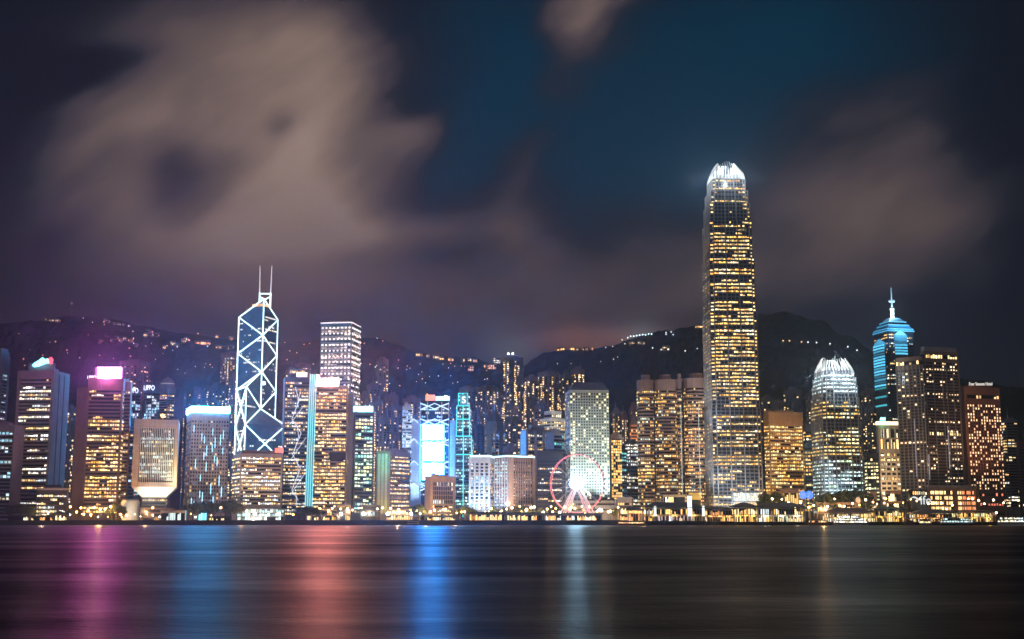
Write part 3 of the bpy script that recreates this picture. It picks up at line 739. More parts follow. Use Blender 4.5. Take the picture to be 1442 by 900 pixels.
# ---- green and yellow floors with icy sign
t = tower('office_tower', 'slim tower with greenish yellow lit floors and icy roof sign', 491, 499, 525, 581, 1440, SLATE, 'office tower')
bands(t, 12, t.z1 - 2, pane=3.2, busy=.75, quiet=.35, pal=GREEN, gain=.85, faces=(1,), wh=.6, fh=4.0)
mb = MB(); p = W(511, 576, 1438); mb.box((p.x, 1446, t.z1 + 3.8), (23, 5, 7.5)); sb = mb.build('sign_base', DKSTEEL, t.o)
mb = MB(); mb.box((p.x, 1441.5, t.z1 + 4), (22, 1.5, 6.4)); mb.build('sign_panel', lamp_mat('icy_sign_light', (.30, .88, 1.0), 4.0, True, .2), sb)

# ---- low block with green end wall
t = tower('civic_block', 'mid height civic block with a green to yellow lit end wall', 530, 549, 577, 636, 1425, CONC, 'office block', th=30)
bands(t, 14, t.z1 - 3, pane=2.6, busy=.7, quiet=.3, pal=WARM + ORANGE[2:], gain=.95, faces=(1,), wh=.45, fh=4.4)
n_ = 10; zt = t.z1
for e, u in ((0, .12), (0, .38), (0, .64)): face_panel(t, e, u, u + .18, 12, zt - 2, .5, .45).build('light_fin', WHITEW, t.o)
p = W(536, 640, 1405)
spot(534, 727, 1408, W(536, 700, 1428), 3000, (1, .85, .05), 100); spot(533, 645, 1404, W(537, 655, 1432), 5000, (.1, 1, .65), 100)
for k in range(9): face_panel(t, 1, 0, 1, 14 + k * 7.6, 15.2 + k * 7.6, .8, .7).build('sun_shade', CONC, t.o)
f = foot(544, 579, 581, 1385, -6, 26, 712); mb = MB(); mb.prism(f, GZ, GZ + 13); pd = mb.build('podium', CREAM, t.o)
for k in range(2):
    mb = MB(); floor_panes(mb, f, GZ + 1.5 + k * 5.5, GZ + 5.5 + k * 5.5, 2.2, .9, WARM, 1.1, .2, (0, 1), .12); mb.build('window_band', WIN, pd)

# ---- the bank with the hanging trusses and three glaring screens
t = T(); Y = 1600
t.ft = foot(580, 638, 640, Y, -3, 40, 640); c = centre(t.ft); t.c = c; t.o = thing('bank_tower', 'steel framed bank tower with three glaring screens stacked between white trusses', 'bank tower', (c[0], c[1], GZ))
zt = W(610, 566, Y).z
def seg(x0, x1, y0, y1, name, mat, Yk, d=20):
    a, b = W(x0, y1, Yk), W(x1, y0, Yk); mb = MB(); mb.box(((a.x + b.x) / 2, Yk + d / 2, (a.z + b.z) / 2), (b.x - a.x, d, b.z - a.z)); return mb.build(name, mat, t.o)
STW = wall('blue_lit_panel', (.30, .34, .42), .4)
seg(592, 632, 565, 728, 'main_block', GLASS, Y + 6, 40)
seg(578, 591.4, 591, 728, 'service_tower', WHITEW, Y, 30); seg(632.6, 641, 592, 728, 'service_tower', WHITEW, Y + 2, 30)
f = foot(592, 632, 633, Y + 5.5, -3, 30, 640)
for k in range(36):
    zz = 12 + k * 4.6
    if zz > zt - 6: break
    mb = MB(); floor_panes(mb, f, zz, zz + 2.6, 2.4, .55, COOL + WHITE, .55, .2, (0,), .1); mb.build('window_band', WIN, t.o)
SCR = lamp_mat('screen_light', (.02, .25, 1.0), 80, True, .15)
SCRW = lamp_mat('screen_glare', (.022, .29, 1.0), 120, True, .1)
for (y0, y1) in ((598, 619.5), (622.5, 649), (652, 676)):
    pn = seg(594.5, 625.5, y0, y1, 'screen', SCR, Y - 2, 1.6)
    a, b = W(598.5, y1 - 1, Y - 4), W(621.5, y0 + 1, Y - 4)
    for i in range(6):
        for j in range(4):
            u0, u1 = a.x + (b.x - a.x) * i / 6, a.x + (b.x - a.x) * (i + .9) / 6; w0, w1 = a.z + (b.z - a.z) * j / 4, a.z + (b.z - a.z) * (j + .88) / 4
            mb = MB(); mb.box(((u0 + u1) / 2, Y - 2.6, (w0 + w1) / 2), (u1 - u0, .5, w1 - w0)); mb.build('display_tile', SCRW, pn)
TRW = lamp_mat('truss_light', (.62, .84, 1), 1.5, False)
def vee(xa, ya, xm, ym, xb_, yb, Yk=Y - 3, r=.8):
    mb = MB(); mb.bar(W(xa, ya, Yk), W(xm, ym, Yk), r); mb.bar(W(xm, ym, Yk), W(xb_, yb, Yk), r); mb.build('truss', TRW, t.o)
for y in (568, 590, 619, 650, 682):
    for (x0, s) in ((592, 1), (632, -1)):
        vee(x0, y, x0 + s * 11, y + 4, x0, y + 9); vee(x0 + s * 20, y, x0 + s * 11, y + 4, x0 + s * 20, y + 8, r=.6)
for y in (592, 620, 651, 682):
    vee(577, y + 3, 583, y - 2, 589, y + 4, Y - 1.5, .6)
for x in (592, 632, 602, 622):
    mb = MB(); mb.bar(W(x, 728, Y - 1), W(x, 566, Y - 1), .75); mb.build('column', STEEL, t.o)
mb = MB(); a, b = W(599, 563.5, Y), W(612, 555.5, Y); mb.box(((a.x + b.x) / 2, Y + 6, (a.z + b.z) / 2), (b.x - a.x, 3, b.z - a.z)); mb.build('roof_sign', lamp_mat('red_roof_sign', (1, .2, .08), 2.4, True, .4), t.o)
mb = MB(); a, b = W(613, 563.5, Y), W(633, 557.5, Y); mb.box(((a.x + b.x) / 2, Y + 6, (a.z + b.z) / 2), (b.x - a.x, 3, b.z - a.z)); mb.build('roof_sign', lamp_mat('white_roof_sign', (.55, .85, 1), 1.8, True, .8), t.o)
mb = MB(); a = W(628, 560, Y - 2); mb.ball(a, 2.6); mb.build('roof_floodlight', lamp_mat('white_flood', (.8, .95, 1), 9, True), t.o)
for sg in (-1, 1):
    mb = MB(); a = W(612 + sg * 14, 565, Y); mb.bar((a.x, Y + 12, zt), (a.x, Y + 12, zt + 14), .8); mb.bar((a.x, Y + 12, zt + 14), (a.x + sg * 6, Y + 4, zt + 16), .6); mb.build('roof_crane', DKSTEEL, t.o)
spot(584, 728, 1560, W(584, 660, 1601), 60000, (.45, .7, 1), 60); spot(637, 728, 1562, W(637, 650, 1601), 40000, (.6, .8, 1), 60)
t = tower('office_tower', 'narrow white fluted tower beside the bank with the screens', 566, 571, 580, 573, 1640, WHITEW, 'office tower')
bands(t, 40, t.z1 - 3, pane=3, busy=.5, quiet=.3, pal=COOL, gain=.7, faces=(0, 1), wh=.5)
spot(570, 650, 1600, W(572, 600, 1640), 40000, (.85, .95, 1), 60)

# ---- box block in front of the bank
t = tower('civic_block', 'square tan block with a gridded front, standing before the screen tower', 598, 606, 641, 672, 1392, wall('tan_concrete', (.42, .30, .22)), 'office block', th=60)
a, b = Vector(t.ft[1]), Vector(t.ft[2]); zt = t.z1
bands(t, 22, zt - 5, pane=2.0, busy=.15, quiet=.12, pal=WHITE, gain=.7, faces=(1,), wh=.8, fh=4.2, edge=.1)
bands(t, 8, 21.5, pane=2.0, busy=1.0, quiet=.9, pal=WARM, gain=1.2, faces=(1,), wh=.45, fh=3.4, edge=.1)
for k in range(12): face_panel(t, 1, .10 + k * .0727 - .006, .10 + k * .0727 + .006, 22, zt - 5, .9, .8).build('fin', CONC, t.o)
spot(602, 729, 1365, W(604, 700, 1395), 9000, (1, .72, .42), 100)

# ---- stepped tower with teal outline lights
t = T(); Y = 1625
c0 = W(654, 640, Y); t.o = thing('stepped_tower', 'slender stepped bank tower outlined in teal light with a lit emblem', 'bank tower', (c0.x, Y + 16, GZ))
TEAL = lamp_mat('teal_light_tube', (.05, .85, .72), 1.6, False)
GRAN = wall('red_granite', (.16, .13, .13), .45)
tiers = [(645, 661, 553, 571), (643, 663.5, 571, 590), (642.5, 664, 590, 614), (641, 667, 614, 640), (640, 668, 640, 728)]
for (x0, x1, y0, y1) in tiers:
    dp = (x1 - x0) * .9 * .85; f = foot(x0, x1 - 3, x1, Y + (16 - dp / 2) * .6, -2, dp, 640)
    a = W(x0, y1, Y); b = W(x1, y0, Y); mb = MB(); mb.prism(f, a.z if y1 < 720 else GZ, b.z - .02); mb.build('tier', GRAN, t.o)
    t.ft = f; nb = (b.z - a.z)
    bands(t, (a.z if y1 < 720 else GZ + 6) + 1, b.z - 2, pane=2.6, busy=.6, quiet=.35, pal=[(.8, 1, .95), (1, .9, .75), (.5, .95, .9)], gain=.75, faces=(0, 1), wh=.5, fh=3.8)
    for u in (0, .5, 1):
        p = Vector(f[0]).lerp(Vector(f[1]), u); mb = MB(); mb.bar((p.x, p.y - .6, a.z if y1 < 720 else GZ + 4), (p.x, p.y - .6, b.z), .55); mb.build('light_line', TEAL, t.o)
    p, q = Vector(f[0]), Vector(f[1]); mb = MB(); mb.bar((p.x, p.y - .6, b.z), (q.x, q.y - .6, b.z), .6); mb.build('light_line', TEAL, t.o)
seg(647.5, 658.5, 556, 571, 'emblem_panel', lamp_mat('teal_panel', (.10, .42, .40), .6, False), Y - 1.5, 1)
lettering('S', 653, 563.5, Y - 2.2, 12, lamp_mat('white_emblem', (.9, 1, .98), 2.4, False), t.o)
mb = MB(); a = W(653, 553, Y); mb.prism([(a.x - 5, Y + 4), (a.x + 5, Y + 4), (a.x + 5, Y + 14), (a.x - 5, Y + 14)], a.z, a.z + 4); mb.build('roof_plant', GRAN, t.o)
# ---- white fluted hotel with the light line along its roof
t = tower('hotel', 'white fluted hotel slab floodlit blue beside the stepped teal tower', 662, 689, 697, 645, 1425, WHITEW, 'hotel', th=8)
bands(t, 16, t.z1 - 5, pane=3.0, busy=.3, quiet=.3, pal=COOL + WARM[:1], gain=.55, faces=(0,), wh=.6, fh=3.6)
piers(t, 10, t.z1 - .2, 5.2, 2.0, 2.2, WHITEW, faces=(0,))
bands(t, 16, t.z1 - 5, pane=3.0, busy=.5, quiet=.3, pal=WARM, gain=.7, faces=(1,), wh=.5, fh=3.6)
RL = lamp_mat('roof_edge_light', (.55, .92, 1.0), 2.2, False)
mb = MB(); mb.prism(inset(t.ft, 1.03), t.z1 + 1.3, t.z1 + 3.2); mb.build('roof_light_line', RL, t.o)
for x in (667, 675, 684): spot(x, 728, 1398, W(x, 685, 1427), 14000, (.45, .68, 1), 80)
t = tower('hotel', 'broad brown gridded hotel block between an orange pier and a pale pier', 697, 715, 753, 645, 1430, BROWN, 'hotel', th=52)
bands(t, 16, t.z1 - 3, pane=3.0, busy=.55, quiet=.35, pal=[(1, .72, .45), (1, .62, .35), (.9, .8, .7)], gain=.5, faces=(1,), wh=.5, fh=3.4, gap=.2)
bands(t, 16, t.z1 - 3, pane=3.0, busy=.6, quiet=.4, pal=COOL, gain=.6, faces=(0,), wh=.6, fh=3.4)
piers(t, 10, t.z1 - .2, 3.6, 1.0, 1.2, CONC, faces=(1,)); piers(t, 10, t.z1 - .2, 4.5, 1.0, 1.2, WHITEW, faces=(0,))
for (u0, u1) in ((0, .16), (.93, 1.0)): face_panel(t, 1, u0, u1, GZ, t.z1 + 1, 2.6, 2.4).build('end_pier', CREAM, t.o)
mb = MB(); mb.prism(inset(t.ft, 1.02), t.z1 + 1.3, t.z1 + 3.0); mb.build('roof_light_line', RL, t.o)
spot(716, 729, 1404, W(717, 690, 1428), 22000, (1, .55, .22), 70); spot(752, 729, 1404, W(751, 690, 1428), 10000, (1, .6, .3), 70); spot(704, 729, 1404, W(704, 690, 1432), 20000, (.3, .55, 1), 80)
mb = MB(); a = W(715, 709, 1408); mb.ball((a.x, 1408, a.z), 2.6); bl = mb.build('globe_lamp', lamp_mat('white_globe', (1, .93, .8), 3, False), t.o)

# ---- gothic roofed tower
t = tower('office_tower', 'grey blue tower with a steep gothic pyramid roof', 682, 698, 711, 606, 1660, wall('grey_blue_stone', (.20, .23, .28)), 'office tower', roof=False)
bands(t, 20, t.z1 - 4, pane=3.4, busy=.3, quiet=.2, pal=COOL + WARM, gain=.4, faces=(0, 1))
f1 = inset(t.ft, .84); z1 = W(697, 594, 1672).z; mb = MB(); mb.prism(f1, t.z1, z1); mb.build('upper_storey', _wall['grey_blue_stone'], t.o)
mb = MB(); mb.prism(inset(t.ft, .9), z1, W(697, 577, 1672).z, inset(t.ft, .08)); rf = mb.build('roof', SLATE, t.o)
mb = MB(); zz = W(697, 577, 1672).z; mb.bar((t.c[0], t.c[1], zz), (t.c[0], t.c[1], zz + 9), .6, r2=.15); mb.build('finial', STEEL, rf)
for p in inset(t.ft, .92):
    mb = MB(); mb.prism([(p[0] - 1.5, p[1] - 1.5), (p[0] + 1.5, p[1] - 1.5), (p[0] + 1.5, p[1] + 1.5), (p[0] - 1.5, p[1] + 1.5)], t.z1, t.z1 + 9); mb.build('pinnacle', _wall['grey_blue_stone'], t.o)
for e in (0, 1): face_panel(t, e, .3, .7, 30, t.z1 - 2, 1.6, 1.5).build('bay', _wall['grey_blue_stone'], t.o)

# ---- white stepped grid block, brown columned block, dark block
t = tower('office_block', 'stepped white gridded office block below the hillside flats', 761, 776, 797, 590, 1620, WHITEW, 'office block')
bands(t, 30, t.z1 - 2, pane=3.4, busy=.5, quiet=.3, pal=WARM, gain=.9, faces=(0, 1), wh=.5, gap=.2)
mb = MB(); f = inset(t.ft, .68); mb.prism(f, t.z1, t.z1 + 11); mb.build('roof_storey', WHITEW, t.o)
mb = MB(); floor_panes(mb, f, t.z1 + 3, t.z1 + 6, 3, .8, WARM, .9, .2, (0, 1), .2); mb.build('window_band', WIN, t.o)
spot(776, 650, 1560, W(778, 590, 1622), 60000, (1, .85, .65), 60)
t = tower('office_tower', 'brown columned office tower with a pale flank, left of the dark stepped block', 734, 742, 777, 606, 1530, BROWN, 'office tower', th=65)
bands(t, 14, t.z1 - 4, pane=3.0, busy=.62, quiet=.2, pal=WARM, gain=.95, faces=(1,), wh=.5, edge=.04)
piers(t, 8, t.z1, 12, 3.0, 1.6, CONC, faces=(1,))
face_panel(t, 0, 0, 1, 8, t.z1, 1.0, .9).build('flank', WHITEW, t.o)
mb = MB(); mb.prism(inset(t.ft, .5), t.z1 + 1, t.z1 + 7); mb.build('roof_storey', CONC, t.o)
t = tower('office_tower', 'dark stepped office block with a few bright floors behind the big wheel', 756, 792, 797, 636, 1440, BLACK, 'office tower', th=-2)
bands(t, 12, t.z1 - 9, pane=2.2, busy=.38, quiet=.06, pal=WARM + WHITE, gain=1.05, faces=(0,), wh=.4, fh=3.8)
f = foot(754, 772, 773, 1430, -2, 18, 700); mb = MB(); mb.prism(f, GZ, W(760, 691, 1430).z); mb.build('lower_wing', BLACK, t.o)
bands(t, 10, W(760, 691, 1430).z - 3, ft=f, pane=2.2, busy=.2, quiet=.1, pal=WARM, faces=(0,), wh=.4)
t = tower('office_tower', 'beige pillar like block topped by stepped teal lit floors', 768, 780, 795, 610, 1500, CONC, 'office tower')
bands(t, 14, t.z1 - 2, pane=3.6, busy=.4, quiet=.3, pal=[(.1, .7, .7), (.2, .8, .8), (1, .8, .5)], gain=.55, faces=(1,), wh=.6)

# ---- pale tower with portholes
t = tower('porthole_tower', 'pale floodlit tower covered in round porthole windows, dark hipped roof', 796, 803, 858, 549, 1450, wall('pale_green_aluminium', (.46, .53, .50), .45, 4.0, .12), 'office tower', asp=1.0, roof=False)
zt = t.z1
mb = MB(); mb.prism(inset(t.ft, 1.0), zt + .02, W(828, 539, 1462).z, inset(t.ft, .72)); mb.build('roof', wall('roof_lead', (.16, .17, .18)), t.o)
port = {}
def porthole(mb, c, d, nr, r, glow):
    pts = []
    for k in range(8):
        a = 2 * math.pi * (k + .5) / 8
        v = c + d * (r * math.cos(a)) + nr * .3; pts.append((v.x, v.y, c.z + r * math.sin(a)))
    mb.poly(pts, glow)
nf = 39; f0 = 24
for k in range(nf):
    zz = f0 + (zt - f0 - 3) * (k + .5) / nf; mb = MB()
    for e, n in ((1, 15), (0, 13)):
        mb.backing(t.ft, e, zz - 1.4, zz + 1.4)
        a, b = Vector(t.ft[e]), Vector(t.ft[(e + 1) % 4]); d = (b - a).normalized(); L = (b - a).length
        for i in range(n):
            p = a + d * (L * (i + .5) / n); g = None
            edge_ = e == 1 and i in (0, 13, 14, 1)
            if random.random() < (.45 if edge_ else .16): g = pick([(1, .85, .45), (1, .92, .65)], 1.0)
            porthole(mb, Vector((p.x, p.y, zz)), Vector((d.x, d.y, 0)), Vector((d.y, -d.x, 0)), 1.0, g)
    mb.build('window_band', WIN, t.o, backmat=_wall['pale_green_aluminium'])
mb = MB(); mb.prism(inset(t.ft, 1.01), W(828, 588, 1450).z * 0 + zt * .52, zt * .52 + 1.2); mb.build('ledge', CONC2, t.o)
for x, y, pw in ((823, 723, 110000), (835, 723, 110000)): spot(x, 700, 1426, W(828, 640, 1455), pw * .10, (.82, 1.0, .97), 100, 1.0)
spot(850, 700, 1428, W(853, 670, 1456), 30000, (.75, 1, 1), 80, 1.0); spot(806, 700, 1428, W(806, 640, 1456), 26000, (.75, .9, 1), 80, 1.0)
spot(828, 700, 1330, W(830, 630, 1452), 110000, (.85, 1.0, .82), 50, 1.0)

# ---- post office and low buildings by the wheel
t = tower('post_office', 'long low white office building with strip windows behind the wheel', 797, 868, 872, 703, 1412, wall('offwhite_render', (.42, .40, .37)), 'office block', th=-4, roof=False)
for zz in (GZ + 11, GZ + 17, GZ + 22):
    mb = MB(); floor_panes(mb, t.ft, zz, zz + 2, 2.4, .25, WARM, .8, .25, (0,), .1); mb.build('window_band', WIN, t.o)
spot(830, 729, 1388, W(830, 712, 1412), 3000, (1, .85, .6), 110)
t = tower('low_block', 'low grey pavilion block with strip windows at the foot of the gold gridded tower', 869, 890, 892, 700, 1404, CONC2, 'office block', th=-6, roof=False)
for zz in (GZ + 10, GZ + 17):
    mb = MB(); floor_panes(mb, t.ft, zz, zz + 2.4, 2.4, .7, WARM, .8, .25, (0,), .1); mb.build('window_band', WIN, t.o)

# ---- between the porthole tower and the twin lobed towers
t = tower('office_tower', 'narrow tower with glowing gold vertical window strips, beside the porthole tower', 859, 861, 876, 613, 1510, CREAM, 'office tower', dep=30)
a, b = Vector(t.ft[1]), Vector(t.ft[2])
for i in range(5):
    f = [tuple(a.lerp(b, (i + .12) / 5)), tuple(a.lerp(b, (i + .82) / 5))]
    mb = MB(); d = b - a; nr = Vector((d.y, -d.x)).normalized()
    for k in range(int((t.z1 - 14) / 3.2)):
        p, q = Vector(f[0]) + nr * .2, Vector(f[1]) + nr * .2; zz = 12 + k * 3.2
        mb.poly([(p.x, p.y, zz), (q.x, q.y, zz), (q.x, q.y, zz + 2.4), (p.x, p.y, zz + 2.4)], pick(GOLD, .9) if random.random() > .25 else None)
    mb.backing(f, 0, 11, t.z1 - 4, .1); mb.build('window_strip', WIN, t.o, backmat=BLACK)
for args in [('slim teal glass office tower behind the gold striped tower', 873, 875, 883, 634, 1560, BLUEG, [(.15, .6, .6), (.4, .8, .8), (1, .8, .5)], .5, .45),
             ('dark office tower with scattered white windows below the orange gabled tower', 881, 888, 899, 622, 1600, SLATE, WHITE, .35, .6)]:
    t = tower('office_tower', args[0], *args[1:6], args[6], 'office tower'); bands(t, 14, t.z1 - 2, pane=3, busy=args[8], quiet=.2, pal=args[7], gain=args[9] * 1.2, faces=(0, 1))
t = tower('office_tower', 'orange lit tower with a steep gabled roof, left of the lobed towers', 887, 889, 899, 598, 1680, wall('terracotta', (.42, .22, .12)), 'office tower', dep=20, roof=False)
bands(t, 30, t.z1 - 2, pane=3, busy=.4, quiet=.2, pal=ORANGE, gain=.7, faces=(0, 1))
mb = MB(); mb.prism(t.ft, t.z1, t.z1 + 16, inset(t.ft, .1)); mb.build('roof', SLATE, t.o)
spot(893, 640, 1650, W(894, 610, 1682), 30000, (1, .5, .2), 60)

# ---- the two lobed towers
def lobe(cx, cy, r, n=10, a0=-200, a1=20, back=True):
    pts = [(cx + r * math.cos(R(a0 + (a1 - a0) * k / n)), cy + r * math.sin(R(a0 + (a1 - a0) * k / n))) for k in range(n + 1)]
    return pts
ROSE = wall('rose_granite', (.30, .20, .17), .5)
def lobed(label, x0, x1, ytop, Y, split, lightx, pal):
    t = T(); yr = 620; pm = (W((x0 + x1) / 2, yr, Y)); t.c = (pm.x, Y + 20)
    t.o = thing('lobed_tower', label, 'office tower', (pm.x, Y + 20, GZ))
    fx = [x0, split, x1]; t.z1 = W(split, ytop, Y).z
    fts = []
    for (xa, xb) in ((x0, split - .6), (split + .6, x1)):
        a, b = ratio(xa, yr) * (Y + 12), ratio(xb, yr) * (Y + 12); r = (b - a) / 2; c = ((a + b) / 2, Y + 12 + (r * .25 if xa == x0 else r * .1))
        f = []
        for (px_, py_) in ((-1, .9), (-1, -.35), (-.8, -.78), (-.35, -1), (.35, -1), (.8, -.78), (1, -.35), (1, .9)): f.append((c[0] + px_ * r, c[1] + py_ * r))
        fts.append(f); mb = MB(); mb.prism(f, GZ, t.z1); mb.build('lobe', ROSE, t.o)
        mb = MB(); mb.prism(inset(f, .5), t.z1, t.z1 + 6); mb.build('roof_plant', ROSE, t.o)
        nf = int((t.z1 - 26) / 3.9)
        for k in range(nf):
            zz = 18 + k * 3.9; busy = .75 if k < nf * .5 else .5
            dens = random.uniform(.5, .95) if random.random() < busy else random.uniform(.05, .3)
            mb = MB(); floor_panes(mb, f, zz, zz + 1.9, 2.4, dens, pal, random.uniform(.5, 1.0), .2, (0, 1, 2, 3, 4, 5, 6), .12, .6, 0); mb.build('window_band', WIN, t.o)
            if k % 2 == 0: mb = MB(); mb.prism(inset(f, 1.03), zz - 1.1, zz - .3); mb.build('ledge', ROSE, t.o)
    mb = MB(); a = ratio(split - 1.2, yr) * Y; b = ratio(split + 1.2, yr) * Y; mb.prism([(a, Y + 8), (b, Y + 8), (b, Y + 36), (a, Y + 36)], GZ, t.z1 - 3); mb.build('spine', BLACK, t.o)
    for lx in lightx:
        mb = MB(); p = W(lx, 650, Y - 1); mb.bar((p.x, Y - 2, 30), (p.x, Y - 2, t.z1 * .8), .35); mb.build('light_line', lamp_mat('pale_green_strip', (.7, .9, .8), .7, False), t.o)
    return t
lobed('nearer of the two lobed rose granite towers, twin curved fronts with gold windows', 899, 953, 534, 1470, 923, (), GOLD + [(.8, .9, .7)])
lobed('lobed rose granite tower tucked against the tallest skyscraper', 953, 999, 532, 1480, 964, (960, 985), GOLD + ORANGE)

# ---- the tallest skyscraper
def notched(c, r, th, nt=.16, yk=1.0):
    pts = []; a = r; b = r * (1 - nt)
    base = [(-b, -a), (b, -a), (b, -b * 1.0), (a, -b), (a, b), (b, b), (b, a), (-b, a), (-b, b), (-a, b), (-a, -b), (-b, -b)]
    for x, y in base: pts.append((c[0] + x * math.cos(th) - y * math.sin(th), c[1] + x * math.sin(th) + y * math.cos(th)))
    return pts
FINM = wall('fin_metal', (.22, .23, .25), .35)
def claw_tower(name, label, xc, Y, yb, half, ytop, tiers, th, mat, fin_n, pal, busy_fn, crown_h, crown_pow, base_lights, notch=.16, curl=(.50, 2.3, .60, .04)):
    t = T(); p = W(xc, yb, Y); t.c = (p.x, Y + half); t.o = thing(name, label, 'skyscraper', (p.x, Y + half, GZ)); t.z1 = W(xc, ytop, Y).z
    H = t.z1 - crown_h
    for i, (z0, z1, k) in enumerate(tiers):
        za, zb = GZ + (H - GZ) * z0, GZ + (H - GZ) * z1; ft = notched(t.c, half * k, th, notch); t.ft = ft
        mb = MB(); mb.prism(ft, za, zb - .01); mb.build('shaft', mat, t.o)
        nf = int((zb - za) / 4.0); h = (zb - za) / nf
        for j in range(nf):
            zz = za + j * h + 1.0; fr = (zz - GZ) / (H - GZ); dens, g, *pp = busy_fn(fr)
            if dens is None: continue
            mb = MB(); floor_panes(mb, ft, zz, zz + 1.9, 2.6, dens, pp[0] if pp else pal, g * random.uniform(.7, 1.2), .2, None, .08, .7, .01); mb.build('window_band', WIN, t.o)
        n = len(ft)
        for e in (0, 9, 3):
            a, b = Vector(ft[e]), Vector(ft[(e + 1) % n]); d = b - a; nr = Vector((d.y, -d.x)).normalized()
            m = fin_n if e == 0 else fin_n
            for q in range(m + 1):
                v = a + d * (q / m) + nr * .5; mb = MB(); wd = 1.3 if q in (0, m) or (q == m // 3) or q == m - m // 3 else .4
                mb.box((v.x, v.y, (za + zb) / 2), (wd, .9, zb - za - .05), math.atan2(d.y, d.x)); mb.build('fin', FINM, t.o)
    # crown of curved claws
    ft = notched(t.c, half * tiers[-1][2], th, notch); ki = tiers[-1][2] * half
    mb = MB(); mb.prism(inset(ft, .8), H, H + crown_h * .25); mb.build('roof_drum', SILVER, t.o)
    CL = lamp_mat('lit_crown_metal', (.8, .95, 1.0), .22, False)
    mcl = wall('crown_metal', (.72, .74, .74), .4, 50)
    for e in (0, 3, 6, 9):
        a, b = Vector(ft[e]), Vector(ft[(e + 1) % 12]); d = b - a; nr = Vector((d.y, -d.x)).normalized()
        m = 8
        for q in range(m + 1):
            u = q / m; s = math.sin(math.pi * min(1, max(0, .12 + .76 * u))); hh = crown_h * (curl[2] + (1 - curl[2]) * s) * random.uniform(1 - curl[3], 1); mb = MB(); prev = None
            base = a + d * u
            for w in range(6):
                x = w / 5; inn = -(ki * curl[0]) * (x ** curl[1])
                vv = base + nr * inn; lat = (t_c := Vector(t.c)) ; 
                # fins also lean toward the middle of their side
                side = (Vector(((a.x + b.x) / 2, (a.y + b.y) / 2)) - base) * (.35 * x * x)
                pnt = Vector((vv.x + side.x, vv.y + side.y, H + hh * x))
                if prev is not None: mb.bar(prev, pnt, .72 - .22 * x, 5)
                prev = pnt
            mb.build('claw', mcl, t.o)
    point((t.c[0], t.c[1], H + crown_h * .5), crown_pow * .30, (.85, .97, 1), 1.0)
    for sx_, sy_ in ((-1, -1), (1, -1), (0, -1.25), (-1.3, 0)):
        l = point((t.c[0] + sx_ * half * 1.05, t.c[1] + sy_ * half * 1.05, H - 3), crown_pow * .09, (.85, .97, 1), .5)
    return t
def busy2(f):
    if f < .035: return (None, 0)
    if .30 < f < .315 or .63 < f < .645 or .83 < f < .845 : return (0.05, .4)
    if f < .34: return (random.choice((.2, .4, .6, .9)), 1.0)
    if f < .52: return (random.choice((.4, .75, .9, .97, .97)), 1.25)
    if f < .82: return (random.choice((.2, .5, .7, .9, .95)), 1.2)
    return (random.choice((.3, .6, .8)), .9)
GREYM = wall('silver_grey_cladding', (.09, .10, .12), .3, 4.0)
half = (W(1078, 700, 1430).x - W(1000, 700, 1430).x) / 2 * .93
t2 = claw_tower('skyscraper', 'tallest silver skyscraper, gold lit floors and a bright crown of claws', 1039.5, 1430, 700, half * .945, 221.5,
   [(0, .32, 1.0), (.32, .60, .975), (.60, .76, .945), (.76, .87, .90), (.87, .925, .84), (.925, .965, .78), (.965, 1.0, .69)], R(2), GREYM, 9, GOLD + WARM, busy2, 23, 300000, None, .15)
bx = W(1004, 690, 1410)
for x, y, tx, ty, pw, colr in ((1000, 715, 1003, 640, 60000, (.75, .88, 1)), (1022, 722, 1024, 690, 30000, (.85, .95, 1)), (1055, 722, 1055, 695, 30000, (.9, .97, 1)), (998, 640, 1001, 540, 60000, (.75, .85, 1))):
    spot(x, y, 1385, W(tx, ty, 1432), pw, colr, 70)
mb = MB(); f = [tuple(Vector(t2.ft[0]) + Vector((0, -1.2))), tuple(Vector(t2.ft[1]) + Vector((0, -1.2)))]
ftb = notched(t2.c, half * 1.0, R(2), .15)
for k, (y0, y1) in enumerate(((694, 698.5), (700.5, 705), (707, 711))):
    mb = MB(); mb.backing(ftb, 0, W(1050, y1, 1410).z - .4, W(1050, y0, 1410).z + .4, 1.1, .36, .98); a, b = Vector(ftb[0]), Vector(ftb[1]); d = b - a; nr = Vector((d.y, -d.x)).normalized(); z0, z1 = W(1050, y1, 1410).z, W(1050, y0, 1410).z
    for i in range(14):
        u0, u1 = .38 + .58 * (i + .12) / 14, .38 + .58 * (i + .82) / 14; p, q = a + d * u0 + nr * 1.3, a + d * u1 + nr * 1.3
        mb.poly([(p.x, p.y, z0), (q.x, q.y, z0), (q.x, q.y, z1), (p.x, p.y, z1)], pick([(.85, 1, .95), (1, .95, .8)] if k < 2 else GOLD, .55, .3))
    mb.build('window_band', WIN, t2.o, backmat=SILVER)

# ---- brown topped gold block
t = tower('office_block', 'broad gold lit office block with a plain floodlit brown top', 1077, 1084, 1132, 581, 1440, wall('orange_stone', (.36, .22, .11)), 'office block', th=72)
bands(t, 20, t.z1 - 14, pane=2.6, pal=GOLD + [(1, .85, .35)], gain=.8, faces=(0, 1), wh=.5, dens_fn=lambda f: .85 if f < .7 else .6, quiet=.4, fh=3.8)
spot(1104, 640, 1405, W(1104, 588, 1442), 14000, (1, .6, .3), 90)
spot(1079, 722, 1405, W(1079, 690, 1442), 16000, (1, .5, .15), 80); spot(1124, 722, 1405, W(1124, 670, 1442), 22000, (1, .85, .2), 60)

